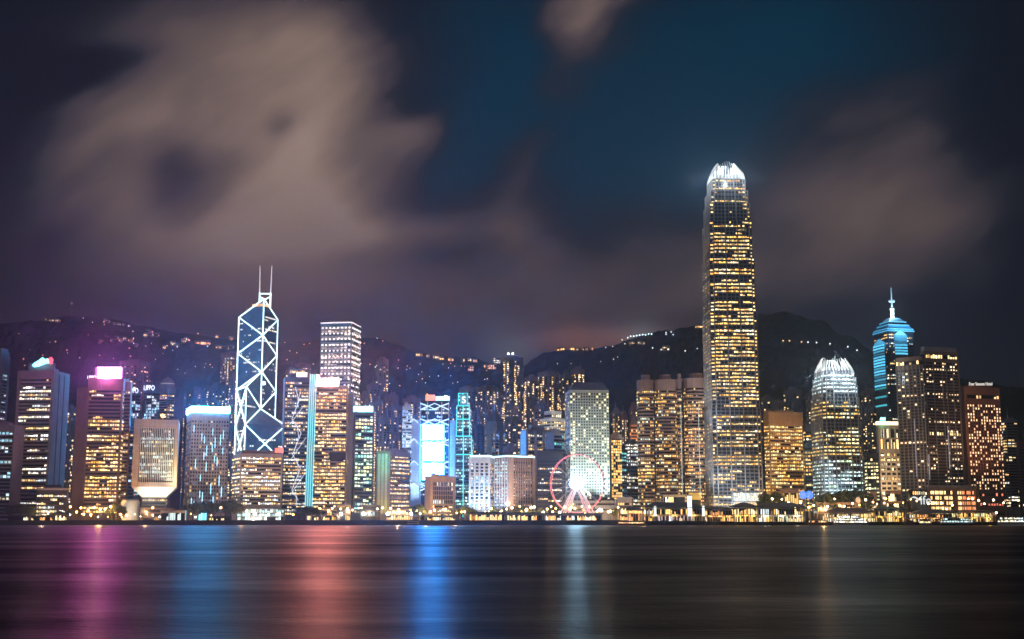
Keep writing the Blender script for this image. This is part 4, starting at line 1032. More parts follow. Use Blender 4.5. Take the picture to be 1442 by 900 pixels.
# ---- the smaller claw topped tower
ICE = [(.78, 1, 1), (.62, .92, 1), (.9, 1, .95), (.7, .95, .9)]
def busy1(f):
    if f < .04: return (None, 0)
    if .60 < f < .66 or .80 < f < .84: return (.05, .5)
    if f > .90: return (.97, 1.7, ICE)
    if f > .84: return (.9, 1.3, ICE)
    if f < .40 and random.random() < .75: return (random.choice((.7, .85, .95)), .95, ICE + GREEN[:1])
    return (random.choice((.4, .7, .85, .95)), 1.05 if f > .35 else .9)
h1 = (W(1216, 690, 1440).x - W(1157, 690, 1440).x) / 2 * .94
t1 = claw_tower('skyscraper', 'shorter claw crowned skyscraper with brilliant white top, gold middle floors', 1187.5, 1440, 690, h1, 500,
   [(0, .45, 1.0), (.45, .72, .985), (.72, .82, .96), (.82, .90, .91), (.90, .955, .86), (.955, 1.0, .78)], R(6), GREYM, 8, GOLD[:2] + [(1, .85, .4), (.9, .95, .7)], busy1, 17, 150000, None, .15, (.30, 1.1, .75, .22))
spot(1190, 722, 1395, W(1190, 670, 1442), 60000, (.72, 1, .98), 70, 1.0); spot(1172, 722, 1395, W(1170, 650, 1442), 60000, (.75, .9, 1), 60, 1.0)
spot(1187, 580, 1385, W(1187, 532, 1446), 60000, (.82, .98, 1), 60, 1.0); spot(1187, 560, 1392, W(1187, 515, 1446), 50000, (.9, 1, 1), 60, 1.0)

# ---- neon tower with the spire
t = T(); Y = 1760; p = W(1263, 600, Y); t.c = (p.x, Y + 26)
t.o = thing('neon_tower', 'dark skyscraper with blue neon bays, tiered blue roof and tall spire', 'skyscraper', (p.x, Y + 26, GZ))
f = foot(1236, 1256, 1292, Y, None, 40, 600); t.ft = f; zt = W(1256, 466, Y).z; c = centre(f); t.c = c
mb = MB(); mb.prism(f, GZ, zt - .01); mb.build('shaft', BLACK, t.o)
bands(t, 30, zt - 3, pane=3.0, busy=.22, quiet=.10, pal=WARM + WHITE, gain=1.0, faces=(0, 1), wh=.45, fh=4.0)
NB = lamp_mat('blue_neon', (.06, .50, .9), .8, False); NB2 = lamp_mat('deep_blue_neon', (.06, .40, .62), .45, False)
def baycol(e, u0, u1, ytop, ybright, xr):
    a, b = Vector(f[e]), Vector(f[(e + 1) % 4]); d = b - a; nr = Vector((d.y, -d.x)).normalized()
    p, q, m = a + d * u0, a + d * u1, a + d * (u0 + u1) / 2 + nr * 4.0
    z = W(xr, ytop, Y).z; zbr = W(xr, ybright, Y).z
    tri = [tuple(p - nr * .1), tuple(p + nr * 2.5), tuple(m), tuple(q + nr * 2.5), tuple(q - nr * .1)]
    mb = MB(); mb.prism(tri, GZ, z); mb.build('bay', BLUEG, t.o)
    mb = MB(); cc = m - nr * 1.5; mb.prism(tri, z, z + 8, [(tuple(cc)[0] + (v[0] - cc.x) * .1, cc.y + (v[1] - cc.y) * .1) for v in tri]); mb.build('bay_cap', NB, t.o)
    n = 0; zz = z - 3
    big = [(v[0] + nr.x * .35 , v[1] + nr.y * .35) for v in tri]
    while zz > 150 and n < 60:
        bright = zz > zbr
        if bright or n % 3 == 0:
            mb = MB(); g = random.choice((.15, .4, .6, .8)) * (1 if bright else .75); 
            for s in (1, 2):
                pa, pb = Vector(big[s]), Vector(big[s + 1])
                mb.poly([(pa.x, pa.y, zz), (pb.x, pb.y, zz), (pb.x, pb.y, zz + 2.5), (pa.x, pa.y, zz + 2.5)], (.10 * g, .55 * g, .85 * g) if bright else (.05 * g, .5 * g, .6 * g))
            mb.build('neon_band', WIN, t.o)
        zz -= 4.0; n += 1
baycol(0, .04, .86, 483, 545, 1243); baycol(1, .22, .72, 472, 500, 1271)
for i, (k0, k1, y0, y1) in enumerate(((1.05, 1.02, 466, 463), (1.0, .80, 463, 456.5), (.62, .60, 456.5, 452), (.66, .36, 452, 445))):
    za, zb = zt + (W(1256, y0, Y).z - W(1256, 466, Y).z), zt + (W(1256, y1, Y).z - W(1256, 466, Y).z)
    mb = MB(); mb.prism(inset(f, k0), za, zb - .02, inset(f, k1)); mb.build('roof_tier', wall('blue_roof_panel', (.10, .30, .50), .4) if i != 2 else BLACK, t.o)
for k, dz in ((1.06, .4), (1.01, 3.6), (.82, 9.6), (.68, 14.4)):
    g = inset(f, k)
    mb = MB()
    for q in range(4): mb.bar((*g[q], zt + dz), (*g[(q + 1) % 4], zt + dz), .75)
    mb.build('neon_line', NB, t.o)
spot(1252, 490, 1715, W(1256, 458, 1765), 90000, (.2, .65, 1), 70); spot(1280, 480, 1725, W(1275, 456, 1775), 90000, (.2, .65, 1), 70)
zr = zt + W(1256, 445, Y).z - W(1256, 466, Y).z
SPM = wall('spire_metal', (.7, .74, .72), .4, 50)
mb = MB(); mb.lathe((c[0], c[1], zr - .5), [(3.2, 0), (2.4, 12), (3.4, 13), (3.4, 15), (1.6, 16), (1.1, 27), (.9, 44), (.25, 46), (.2, 46)], 8); sp = mb.build('spire', SPM, t.o)
for sx_ in (-1, 1): mb = MB(); mb.ball((c[0] + sx_ * 2.6, c[1], zr + 25), 2.1); mb.build('dish', SPM, sp)
point((c[0] - 3, c[1] - 9, zr + 6), 26000, (.9, 1, .95), .5)

# ---- gold and white lit block before the neon tower
t = tower('office_block', 'gold lit office block with tall arcades and a glaring white roof band', 1236, 1239, 1277, 598, 1490, CREAM, 'office block', th=78)
zt = t.z1
bands(t, 16, zt - 32, pane=4.2, busy=.8, quiet=.3, pal=WARM, gain=1.25, faces=(1,), wh=.5, fh=5.2)
a, b = Vector(t.ft[1]), Vector(t.ft[2])
for k in range(2):
    mb = MB(); floor_panes(mb, t.ft, zt - 28 + k * 13, zt - 17 + k * 12, 4.2, .75, WARM, .9, .2, (1,), .25); mb.build('arcade', WIN, t.o)
piers(t, 10, zt - .5, 7.2, 1.6, 1.4, CREAM, faces=(1,))
mb = MB(); mb.prism(inset(t.ft, 1.04), zt - .3, zt + 3.8); mb.build('roof_light_band', lamp_mat('warm_white_roof_light', (1, .80, .46), 2.6, True), t.o)
spot(1256, 725, 1455, W(1256, 640, 1492), 50000, (1, .75, .42), 70)

# ---- dark curved hotel with two wings
DKB = wall('dark_bronze_cladding', (.19, .12, .09), .4)
t = tower('hotel', 'dark bronze curved hotel of several wings, thin amber lights along its roof', 1300, 1306, 1354, 494, 1450, DKB, 'hotel', th=70, roof=False)
zt = t.z1; a, b = Vector(t.ft[1]), Vector(t.ft[2]); d = b - a; nr = Vector((d.y, -d.x)).normalized()
mb = MB(); mb.prism(inset(t.ft, .94), zt, zt + 5); mb.build('roof_storey', CONC2, t.o)
fl = []; n = 7; A = W(1268, 600, 1446); B = W(1301, 600, 1438)
front = [(A.x + (B.x - A.x) * k / n, 1452 - 20 * math.sin(math.pi * .5 * k / n)) for k in range(n + 1)]
wing = front + [(B.x * 1485 / 1438, 1485), (A.x * 1485 / 1446, 1485)]; zw = W(1285, 503, 1442).z
mb = MB(); mb.prism(wing, GZ, zw); mb.build('curved_wing', DKB, t.o)
bands(t, 22, zt - 12, pane=3.6, busy=.14, quiet=.13, pal=[(1, .66, .34), (1, .75, .45)], gain=1.1, faces=(0, 1), wh=.5, fh=3.5, gap=.22, run=.2)
bands(t, 22, zw - 14, ft=wing, pane=3.6, busy=.03, quiet=.08, pal=[(1, .68, .36)], gain=1.0, faces=tuple(range(n)), wh=.5, fh=3.5, gap=.22, run=.2)
for (z, ft_, fc) in ((zt - 8, t.ft, (0, 1)), (zw - 9, wing, tuple(range(n)))):
    mb = MB(); floor_panes(mb, ft_, z, z + 4, 3.4, .75, [(1, .6, .22), (1, .7, .32)], 1.2, .25, fc, .18); mb.build('window_band', WIN, t.o)
for z in (24, 100):
    mb = MB(); floor_panes(mb, t.ft, z, z + 3.5, 3.4, .8, [(1, .7, .32)], 1.0, .3, (1,), .2); mb.build('window_band', WIN, t.o)
for k in range(n + 1):
    p = front[k]; mb = MB(); mb.bar((p[0], p[1] - .4, 20), (p[0], p[1] - .4, zw - 10), .7); mb.build('rib', FINM, t.o)
for u in (.0, .24, .5, .62, .82, 1.0): face_panel(t, 1, max(0, u - .01), min(1, u + .01), 20, zt - 9, .9, .8).build('rib', FINM, t.o)
for x, y0, y1 in ((1291, 590, 672), (1309, 640, 676), (1338, 600, 660)):
    mb = MB(); pp = W(x, 650, 1425); mb.bar((pp.x, 1427, W(x, y1, 1425).z), (pp.x, 1427, W(x, y0, 1425).z), .4); mb.build('light_line', lamp_mat('lilac_strip', (.7, .75, 1), .35, False), t.o)
spot(1285, 720, 1400, W(1285, 620, 1445), 14000, (1, .7, .45), 70); spot(1330, 690, 1405, W(1330, 600, 1450), 22000, (1, .66, .4), 80); spot(1390, 690, 1410, W(1388, 600, 1460), 20000, (1, .5, .28), 80)  # warm spots added to brighten the dark hotel fronts
mb = MB(); q = W(1243, 590, 1486); mb.box((q.x, 1486, q.z), (5, .8, 3)); o_ = mb.build('green_floodlight', lamp_mat('green_flood_light', (.04, 1, .55), 40, True), None); tag(o_, 'small green floodlight glowing at the foot of the neon tower', 'floodlight')

# ---- brown hotel with signs
t = tower('hotel', 'brown hotel tower dotted with warm windows under a white lettered sign', 1361, 1364, 1412, 546, 1460, wall('red_brown_cladding', (.27, .12, .075), .5), 'hotel', th=74)
zt = t.z1
a, b = Vector(t.ft[1]), Vector(t.ft[2]); d = b - a; nr = Vector((d.y, -d.x)).normalized()
for k in range(34):
    zz = 22 + (zt - 40) * k / 34; mb = MB(); mb.backing(t.ft, 1, zz - .3, zz + 2.6, .1); prb = .25 if random.random() < .3 else .55
    for i in range(13):
        p, q = a + d * ((i + .3) / 13) + nr * .2, a + d * ((i + .72) / 13) + nr * .2
        mb.poly([(p.x, p.y, zz), (q.x, q.y, zz), (q.x, q.y, zz + 2.2), (p.x, p.y, zz + 2.2)], pick([(1, .55, .28), (1, .66, .38)], .95) if random.random() < prb else None)
    mb.build('window_band', WIN, t.o, backmat=_wall['red_brown_cladding'])
mb = MB(); floor_panes(mb, t.ft, zt - 12, zt - 8, 4, .8, [(1, .6, .25)], .9, .25, (1,), .2); mb.build('window_band', WIN, t.o)
lettering('Four Seasons Hotel', 1381, 540.8, 1448, 5.4, lamp_mat('soft_white_letters', (1, .94, .85), 1.1, False), t.o, sx=.62)
mb = MB(); f = foot(1355, 1358, 1372, 1475, 74, 26, 600); mb.prism(f, GZ, zt + 4); mb.build('side_wing', wall('red_brown_cladding', (1, 1, 1)), t.o)

t = tower('apartment_tower', 'dim apartment tower with a few warm windows near the frame edge', 1412, 1420, 1436, 592, 1560, APT2, 'apartment tower')
bands(t, 20, t.z1 - 2, pane=4, busy=.12, quiet=.12, pal=WARM + WHITE, gain=.8, faces=(0, 1), fh=3.4)
t = tower('apartment_tower', 'plain dark brown slab tower at the frame edge', 1433, 1436, 1470, 622, 1480, wall('dark_brown_render', (.07, .05, .05)), 'apartment tower', th=70)
bands(t, 20, t.z1 - 8, pane=5, busy=.0, quiet=.03, pal=WARM, gain=.6, faces=(1,), fh=3.4)

# ---- right hand fillers between the claw towers and the neon tower
for args in [('narrow office tower with yellow floors between the gold block and claw tower', 1131, 1136, 1157, 602, 1510, SLATE, GOLD + WHITE, .6, .8),
             ('low blue grey glass block behind the gold lit block', 1128, 1134, 1154, 625, 1480, BLUEG, GOLD, .4, .6),
             ('dark office block with yellow lower floors beside the claw tower', 1218, 1222, 1238, 640, 1480, BLACK, [(.9, .95, .5), (1, .8, .4)], .55, .8)]:
    t = tower('office_tower', args[0], *args[1:6], args[6], 'office tower'); bands(t, 14, t.z1 - 4, pane=3, busy=args[8], quiet=.2, pal=args[7], gain=args[9] * 1.2, faces=(0, 1))

# ---- apartment towers packed on the slope behind
def apartment(label, x0, xb, x1, ytop, Y, mat, dens, gain=1.0, pal=WARM, top='box', group=None):
    t = tower('apartment_tower', label, x0, xb, x1, ytop, Y, mat, 'apartment tower', group=group)
    fh = 3.3; nf = int((t.z1 - 30) / fh)
    for e in (0, 1):
        a, b = Vector(t.ft[e]), Vector(t.ft[(e + 1) % 4]); d = b - a; L = d.length
        if L < 5: continue
        d /= L; nr = Vector((d.y, -d.x)); m = max(2, round(L / 6.5))
        for i in range(m):
            c0, c1 = a + d * (L * (i + .16) / m), a + d * (L * (i + .84) / m)
            mb = MB(); pr = 1.4 if i % 2 == 0 else .5
            mb.prism([tuple(c0 + nr * pr), tuple(c1 + nr * pr), tuple(c1 - nr * .2), tuple(c0 - nr * .2)], 20, t.z1 - 3); by = mb.build('window_bay', mat, t.o)
            mb = MB(); mb.backing([tuple(c0 + nr * pr), tuple(c1 + nr * pr)], 0, 25, t.z1 - 4, .06); hot = random.choice((.35, .8, 1.25, 1.9))
            for k in range(nf):
                zz = 26 + k * fh; p, q = c0.lerp(c1, .14) + nr * (pr + .15), c0.lerp(c1, .86) + nr * (pr + .15)
                if random.random() < .5:
                    md = c0.lerp(c1, .5) + nr * (pr + .15)
                    if random.random() < .5: p = md
                    else: q = md
                g = pick(pal, gain * 1.35, .65) if random.random() < dens * hot * 1.15 else None
                mb.poly([(p.x, p.y, zz), (q.x, q.y, zz), (q.x, q.y, zz + 1.7), (p.x, p.y, zz + 1.7)], g)
            mb.build('window_column', WIN, by, backmat=mat)
    return t
APTS = [
 ('dim apartment tower on the slope behind the pink signed tower', 164, 190, 209, 508, 1960, APT, .22, .9),
 ('slim apartment block between the concrete slab tower and pink sign tower', 88, 96, 104, 574, 1640, APT2, .22, .8),
 ('lower apartment block with stacked amber windows beside the concrete slab tower', 100, 108, 116, 600, 1600, APT, .35, .9),
 ('blue tinted apartment block behind the glowing roof band', 257, 268, 287, 549, 1800, BLUEG, .18, .5),
 ('taller blue tinted apartment block with warm windows behind the roof band', 289, 305, 322, 543, 1820, BLUEG, .30, .7),
 ('thin warm apartment block squeezed beside the braced glass tower', 321, 327, 337, 526, 1780, APT, .45, .9),
 ('hillside apartment block close to the braced tower', 308, 320, 336, 497, 2150, PINKW, .30, .9),
 ('small orange lit hillside block above the mixed dark tower', 412, 422, 436, 512, 2100, PINKW, .4, 1.0),
 ('lone tall hillside apartment tower with a lit stepped top', 528, 537, 546, 506, 2000, APT, .35, .9),
 ('pair of dim flats just below the lone tall hillside tower', 515, 524, 534, 542, 1900, APT, .22, .8),
 ('crowded apartment block behind the icy signed tower', 526, 540, 560, 560, 1800, APT, .3, .8),
 ('grey apartment block rising behind the green lit civic block', 543, 552, 566, 572, 1760, APT2, .28, .8),
 ('distant dim flats above the white fluted tower', 545, 552, 560, 556, 1980, APT2, .3, .8),
 ('lilac grey apartment tower directly behind the white fluted tower', 566, 576, 592, 561, 1850, PINKW, .25, .8),
 ('pale tower with rosy lit edge behind the screen tower', 634, 640, 646, 566, 1860, APT2, .3, .9),
 ('tall apartment tower behind the teal outlined tower, warm lit cone top', 646, 656, 668, 546, 1830, APT, .25, .9),
 ('twin bay apartment tower right of the teal outlined tower', 670, 684, 702, 545, 1860, APT, .42, 1.0),
 ('dark teal office tower in the gap beside the gothic roofed tower', 664, 671, 682, 602, 1680, BLUEG, .2, .6),
 ('tallest hillside apartment tower with two white roof lamps', 709, 722, 737, 503, 1980, APT, .42, 1.0),
 ('slender apartment tower beside the tallest hillside one', 727, 733, 740, 532, 1900, APT, .45, 1.0),
 ('reddish apartment tower with bright vertical window columns, foremost of the hillside row', 739, 747, 758, 531, 1880, PINKW, .55, 1.15),
 ('wide pinkish apartment tower topped with dim parapets', 757, 772, 788, 524, 1900, PINKW, .45, 1.0),
 ('apartment tower stepping down behind the porthole tower', 788, 796, 806, 528, 1960, APT, .35, .9),
 ('lit hillside apartment tower peeking over the porthole tower roof', 804, 813, 824, 520, 2050, APT, .5, 1.0),
 ('squat reddish apartment block under the pinkish row', 750, 762, 774, 572, 1740, PINKW, .3, .9),
 ('shadowed apartment block between gothic roof and reddish tower', 712, 720, 735, 590, 1700, APT2, .25, .8),
 ('faint apartment block behind the tallest skyscraper', 1074, 1081, 1091, 560, 1850, APT2, .25, .7),
 ('slim warm apartment tower behind the domed tower', 209, 214, 221, 565, 1800, APT, .35, .9),
 ('pale low apartment block above the drum building', 181, 188, 196, 640, 1600, APT2, .25, .9),
 ('dim block of flats showing between cream tower and braced tower', 322, 330, 338, 600, 1700, APT2, .3, .8),
 ('rosy apartment tower behind the zigzag lit tower', 400, 409, 418, 521, 1880, PINKW, .35, .9),
 ('warm flats wedged beside the square skyscraper base', 505, 511, 519, 556, 1800, PINKW, .35, .9),
 ('small grey flats over the green lit civic block roof', 531, 538, 548, 590, 1700, APT2, .32, .9),
 ('narrow flats in the gap left of the teal outlined tower', 640, 644, 650, 590, 1760, APT, .35, .9),
 ('wide dim flats behind the fluted hotel roof', 668, 680, 694, 618, 1690, APT2, .28, .9),
 ('pink flats right behind the beige pillar like block', 790, 797, 804, 560, 1760, PINKW, .4, 1.0),
 ('tall slender flats between twin bay tower and tallest hillside tower', 699, 704, 711, 552, 1920, APT, .4, 1.0),
 ('squat warm flats beside the gothic pinnacles', 709, 716, 727, 630, 1650, APT, .4, 1.0),
 ('small blocky flats under the crest left of the lobed towers', 878, 884, 891, 602, 1800, APT2, .25, .8),
 ('low warm flats behind the gold lit block roof', 1091, 1099, 1108, 570, 1900, APT2, .25, .8),
 ('dim clustered apartment tower left of the shorter claw tower', 1106, 1118, 1132, 549, 1900, APT2, .2, .7),
 ('second dim apartment tower, closest to the shorter claw tower', 1138, 1146, 1158, 554, 1850, APT2, .25, .7),
 ('brown apartment tower between the claw tower and neon tower', 1216, 1224, 1238, 551, 1850, APT, .28, .8),
]
for a in APTS: apartment(*a)
rq = random.Random(21)
for k, x in enumerate([1083, 1093, 1102, 1113, 1124, 1133, 1144, 1152, 1219, 1227, 1235]):
    w_ = rq.uniform(9, 13); x0 = x - w_ / 2
    apartment('dim slim apartment tower in the dark gaps around the shorter claw tower', x0, x0 + w_ * rq.uniform(.35, .65), x0 + w_, rq.uniform(560, 606), rq.uniform(1700, 1850), rq.choice((APT, APT2)), rq.uniform(.2, .36), .9, group='dim flats around the shorter claw tower')
SLOTS = [406, 419, 429, 509, 517, 524, 533, 541, 550, 558, 564, 572, 645, 668, 676, 686, 696, 704, 716, 724, 733, 745, 752, 764, 786, 793, 868, 880, 893]
for k, x in enumerate(SLOTS):
    w_ = rq.uniform(7, 12); x0 = x - w_ / 2
    apartment('slim warm lit apartment tower half hidden in the packed rows behind the front towers', x0, x0 + w_ * rq.uniform(.35, .65), x0 + w_, rq.uniform(562, 618), rq.uniform(1690, 1840), rq.choice((APT, APT2, PINKW)), rq.uniform(.3, .5), 1.0, group='packed flats behind the front towers')
for i, (x, y, Y) in enumerate([(716, 499, 1985), (722, 499, 1985)]):
    p = W(x, y, Y); ob = MB(); ob.bar((p.x, Y, p.z - 6), (p.x, Y, p.z), .5); pl = ob.build('roof_lamp', DKSTEEL); tag(pl, 'white lamp on a roof mast of the tallest hillside apartments', 'lamp', 'roof lamps of the hillside tower')
    ob = MB(); ob.ball((p.x, Y, p.z + 1), 1.8); ob.build('bulb', lamp_mat('white_roof_lamp', (.9, 1, 1), 4, False), pl)
# ================================================================== FERRIS WHEEL
Yw = 1345; hub = W(812.5, 681, Yw); Rw = 41 / F * Yw * .985; TW = R(-24) - math.atan(ratio(812, 681))
wh = thing('ferris_wheel', 'big ferris wheel with a rosy rim and a glaring white hub before the porthole tower', 'ferris wheel', (hub.x, Yw, GZ))
ux = Vector((math.cos(TW), math.sin(TW), 0)); uz = Vector((0, 0, 1)); un = ux.cross(uz)
def wp(a, r, k=0.0): return hub + ux * (r * math.cos(a)) + uz * (r * math.sin(a)) + un * k
ROSEL = lamp_mat('rose_rim_light', (1, .17, .24), 1.5, False, .5); PALEL = lamp_mat('pale_rim_light', (1, .26, .36), 1.1, False, .5)
for side in (-1, 1):
    for (a0, a1, m) in ((75, 260, ROSEL), (260, 350, ROSEL), (-10, 75, PALEL)):
        mb = MB(); n = max(4, int((a1 - a0) / 7))
        for i in range(n): mb.bar(wp(R(a0 + (a1 - a0) * i / n), Rw, side * 1.6), wp(R(a0 + (a1 - a0) * (i + 1) / n), Rw, side * 1.6), .32, 5)
        mb.build('rim', m, wh)
WS = metal('white_steel', (.7, .7, .72), .4, .2)
for k in range(28):
    a = 2 * math.pi * k / 28; mb = MB(); mb.bar(wp(a, 3.5, 1.2 * (-1) ** k), wp(a, Rw - .4, 1.6 * (-1) ** k), .16, 4); mb.build('spoke', WS, wh)
for k in range(14):
    a = 2 * math.pi * (k + .5) / 14; mb = MB(); mb.bar(wp(a, 3.5), wp(a, Rw * .97), .2, 4); mb.build('light_spoke', lamp_mat('violet_spoke_light', (.85, .6, .9), .5, False), wh)
mb = MB(); mb.bar(hub - un * 4, hub + un * 4, 3.4, 16); mb.build('hub', WS, wh)
mb = MB(); mb.bar(hub + un * (-4.3 if un.y > 0 else 4.3), hub + un * (-4.05 if un.y > 0 else 4.05), 5.8, 20); hd = mb.build('hub_screen', lamp_mat('hub_led', (.42, .74, 1), 190.0, True, .1), wh)
GB = glassy('gondola_shell', (.10, .10, .12), .2)
for k in range(42):
    a = 2 * math.pi * k / 42; c = wp(a, Rw + 1.0); mb = MB(); mb.ball(c - uz * .6, 1.05, 8, 5, 1.15); g = mb.build('gondola', GB, wh)
    mb = MB(); mb.bar(c + uz * 1.1 - un * 1.4, c + uz * 1.1 + un * 1.4, .14, 4); mb.build('gondola_hanger', WS, g)
ba = W(812, 721, Yw).z
for side in (-1, 1):
    for s in (-1, 1):
        for off in (0, 4.2):
            mb = MB(); p = hub + ux * (s * (20.5 - off)) + un * (side * 7); mb.bar(hub + un * side * 3.4, (p.x, p.y, GZ), .55, 6, .8); mb.build('leg', lamp_mat('rose_leg_light', (1, .52, .56), .8, False, .6), wh)
mb = MB(); mb.box((hub.x, Yw, GZ + 1.5), (46, 22, 3), TW); mb.build('platform', WHITEW, wh)
mb = MB(); mb.box((hub.x, Yw - 13, GZ + 4.5), (34, 3, .5), TW); mb.build('boarding_canopy', WHITEW, wh)
point((hub.x - 2, Yw - 10, GZ + 7), 2500, (.85, .95, 1), .5)

# ================================================================== WATERFRONT
LAMPW = lamp_mat('white_street_lamp', (.88, 1, .95), 30, False); LAMPA = lamp_mat('amber_street_lamp', (1, .42, .10), 20, False); LAMPY = lamp_mat('warm_street_lamp', (1, .72, .38), 13, False)
def street_lamp(px, py, Y, m, r, label, group, zbase=GZ):
    p = W(px, py, Y); t = thing('street_lamp', label, 'street lamp', (p.x, Y, zbase), group)
    mb = MB(); mb.bar((p.x, Y, zbase), (p.x, Y, p.z - r * .5), .18, 5, .12); mb.build('pole', DKSTEEL, t)
    mb = MB(); mb.ball(p, r, 8, 5); mb.build('lamp_head', m, t); return t
STARS = [(359, 724), (393, 723.5), (480, 724), (512, 723.5), (546, 723.5), (579, 723.5)]
for i, (x, y) in enumerate(STARS):
    street_lamp(x, y, 1318, LAMPW, 1.5, 'brilliant white floodlight lamp on the promenade below the central towers', 'white promenade floodlights')
    point(W(x, y, 1317) + Vector((0, 2.5, 0)), 5000, (.95, 1, .92), .5)
AMB = [(114, 716), (124, 719), (133, 715), (141, 718), (148, 717), (156, 714), (108, 722), (118, 724), (128, 725), (163, 722), (170, 724), (99, 713), (178, 726)]
for x, y in AMB:
    street_lamp(x, y + random.uniform(-1, 1), 1345 + random.uniform(-12, 20), LAMPA, 1.15, 'amber street lamp clustered at the foot of the pink signed tower', 'amber lamps by the pink signed tower')
for k in range(22):
    x = 20 + k * 13 + random.uniform(-5, 5)
    street_lamp(x, 727 + random.uniform(-4, 2), 1325 + random.uniform(0, 30), random.choice((LAMPY, LAMPA, LAMPW)), .55, 'small street lamp on the dim western promenade before the harbour wall' if False else 'small street lamp on the promenade near the dark low office box and drum building', 'small lamps on the dim promenade')
for k in range(46):
    x = 655 + k * 5.4 + random.uniform(-2.5, 2.5)
    street_lamp(x, 718 + random.uniform(-5, 6), 1325 + random.uniform(0, 40), random.choice((LAMPA, LAMPY, LAMPY)), random.uniform(.8, 1.5), 'warm street lamp on the busy quay around the ferris wheel', 'quay lamps around the ferris wheel')
for k in range(26):
    x = 415 + k * 9.4 + random.uniform(-4, 4)
    street_lamp(x, 719 + random.uniform(-6, 6), 1330 + random.uniform(0, 30), random.choice((LAMPA, LAMPY)), random.uniform(.7, 1.3), 'warm street lamp among trees below the central banks', 'lamps below the central banks')
for k in range(40):
    x = 1085 + k * 8.9 + random.uniform(-3, 3)
    street_lamp(x, 710 + random.uniform(-10, 12), 1345 + random.uniform(0, 30), random.choice((LAMPA, LAMPY)), random.uniform(.7, 1.25), 'warm street lamp behind the ferry piers below the claw towers', 'lamps behind the ferry piers')
for x in (225, 311): 
    street_lamp(x - 10 if x == 225 else x, 715, 1350, LAMPA, 1.1, 'tall orange street lamp near the floodlit headquarters and the cream tower', 'tall orange lamps by the headquarters')
for x, y, pw, c in ((140, 716, 26000, (1, .5, .15)), (490, 720, 9000, (1, .65, .3)), (560, 721, 9000, (1, .65, .3)), (680, 722, 12000, (1, .6, .28)), (740, 722, 12000, (1, .6, .28)), (880, 722, 12000, (1, .5, .2)), (925, 722, 12000, (1, .7, .3)), (1000, 722, 12000, (1, .62, .28)), (1110, 720, 14000, (1, .55, .2)), (1160, 718, 14000, (1, .55, .2)), (1230, 716, 12000, (1, .6, .25)), (60, 724, 4000, (1, .7, .4))):
    point(W(x, y, 1340), pw * 4.5, c, .6)
for x in (205, 285, 340, 440, 520, 600, 640, 710, 775, 850, 905, 960, 1050):
    point(W(x, 722, 1338), 30000, (1, .56, .22), .5)

# trees on the waterfront
LEAF = wall('leaf_green', (.05, .075, .03), .8, 50, .5); BARK = wall('bark', (.08, .06, .045), .9, 50)
def make_tree():
    t = thing('tree', 'dark leafy tree', 'tree', (0, 0, 0))
    mb = MB(); mb.bar((0, 0, 0), (.1, 0, 3.4), .32, 7, .2)
    for k in range(5):
        a = k * 1.3; mb.bar((.1, 0, 2.6 + .25 * k), (1.9 * math.cos(a), 1.9 * math.sin(a), 4.8 + .3 * k), .15, 5, .06)
    mb.build('trunk', BARK, t); mb = MB(); rnd = random.Random(5)
    for k in range(1500):
        c = rnd.choice([(0, 0, 6.2, 2.3), (1.6, .4, 5.2, 1.7), (-1.7, .2, 5.0, 1.7), (.2, -1.5, 5.0, 1.7), (0, 1.5, 5.4, 1.7), (.8, -.6, 7.2, 1.4), (-.9, .3, 7.0, 1.3)])
        d = Vector((rnd.gauss(0, 1), rnd.gauss(0, 1), rnd.gauss(0, .8))); d = d.normalized() * c[3] * rnd.uniform(.45, 1.08); p = Vector(c[:3]) + d
        a = Vector((rnd.gauss(0, 1), rnd.gauss(0, 1), rnd.gauss(0, 1))).normalized() * rnd.uniform(.22, .42); b = a.orthogonal().normalized() * a.length * .7
        mb.poly([p - a, p + b, p + a, p - b])
    mb.build('crown', LEAF, t); return t
tree0 = make_tree(); used = [False]
def tree(px, py_top, Y, label, group, wide=1.0):
    h = W(px, py_top, Y).z - GZ
    if not used[0]: t = tree0; used[0] = True
    else:
        t = tree0.copy(); COL.objects.link(t)
        for ch in tree0.children:
            c = ch.copy(); COL.objects.link(c); c.parent = t
    s = h / 8.4; t.location = (W(px, py_top, Y).x, Y, GZ); t.scale = (s * wide, s * wide, s); t.rotation_euler = (0, 0, random.uniform(0, 6.28)); t['label'] = label; t['group'] = group; return t
for x, y, w in ((14, 712, 1.3), (28, 709, 1.2), (42, 713, 1.3), (84, 719, 1.2), (97, 717, 1.2), (158, 712, 1.2), (165, 709, 1.1), (171, 713, 1.2)):
    tree(x, y, 1352 + random.uniform(-8, 8), 'dark leafy tree on the promenade before the pink signed tower and its dim neighbours', 'trees before the pink signed tower', w)
for x, y, w in ((272, 709, 1.2), (281, 707, 1.2), (291, 706, 1.2), (300, 708, 1.3), (318, 706, 1.4), (326, 704, 1.4), (334, 708, 1.2)):
    tree(x, y, 1372 + random.uniform(-6, 6), 'leafy tree at the foot of the cream square windowed tower', 'trees below the cream tower', w)
for x, y, w in ((421, 714, 1.3), (429, 713, 1.4), (438, 714, 1.3), (447, 716, 1.1)):
    tree(x, y, 1335 + random.uniform(-3, 3), 'round leafy tree below the cyan edged tower', 'trees below the cyan edged tower', w)
for x, y, w in ((583, 712, 1.3), (591, 711, 1.3), (648, 713, 1.3), (656, 712, 1.3), (666, 716, 1.2), (695, 715, 1.2), (712, 714, 1.1), (728, 715, 1.2), (745, 714, 1.2), (762, 715, 1.1), (868, 716, 1.2), (880, 715, 1.2)):
    tree(x, y, 1350 + random.uniform(-6, 6), 'leafy tree lit by quay lamps between the tan civic block and the wheel', 'trees along the central quay', w)
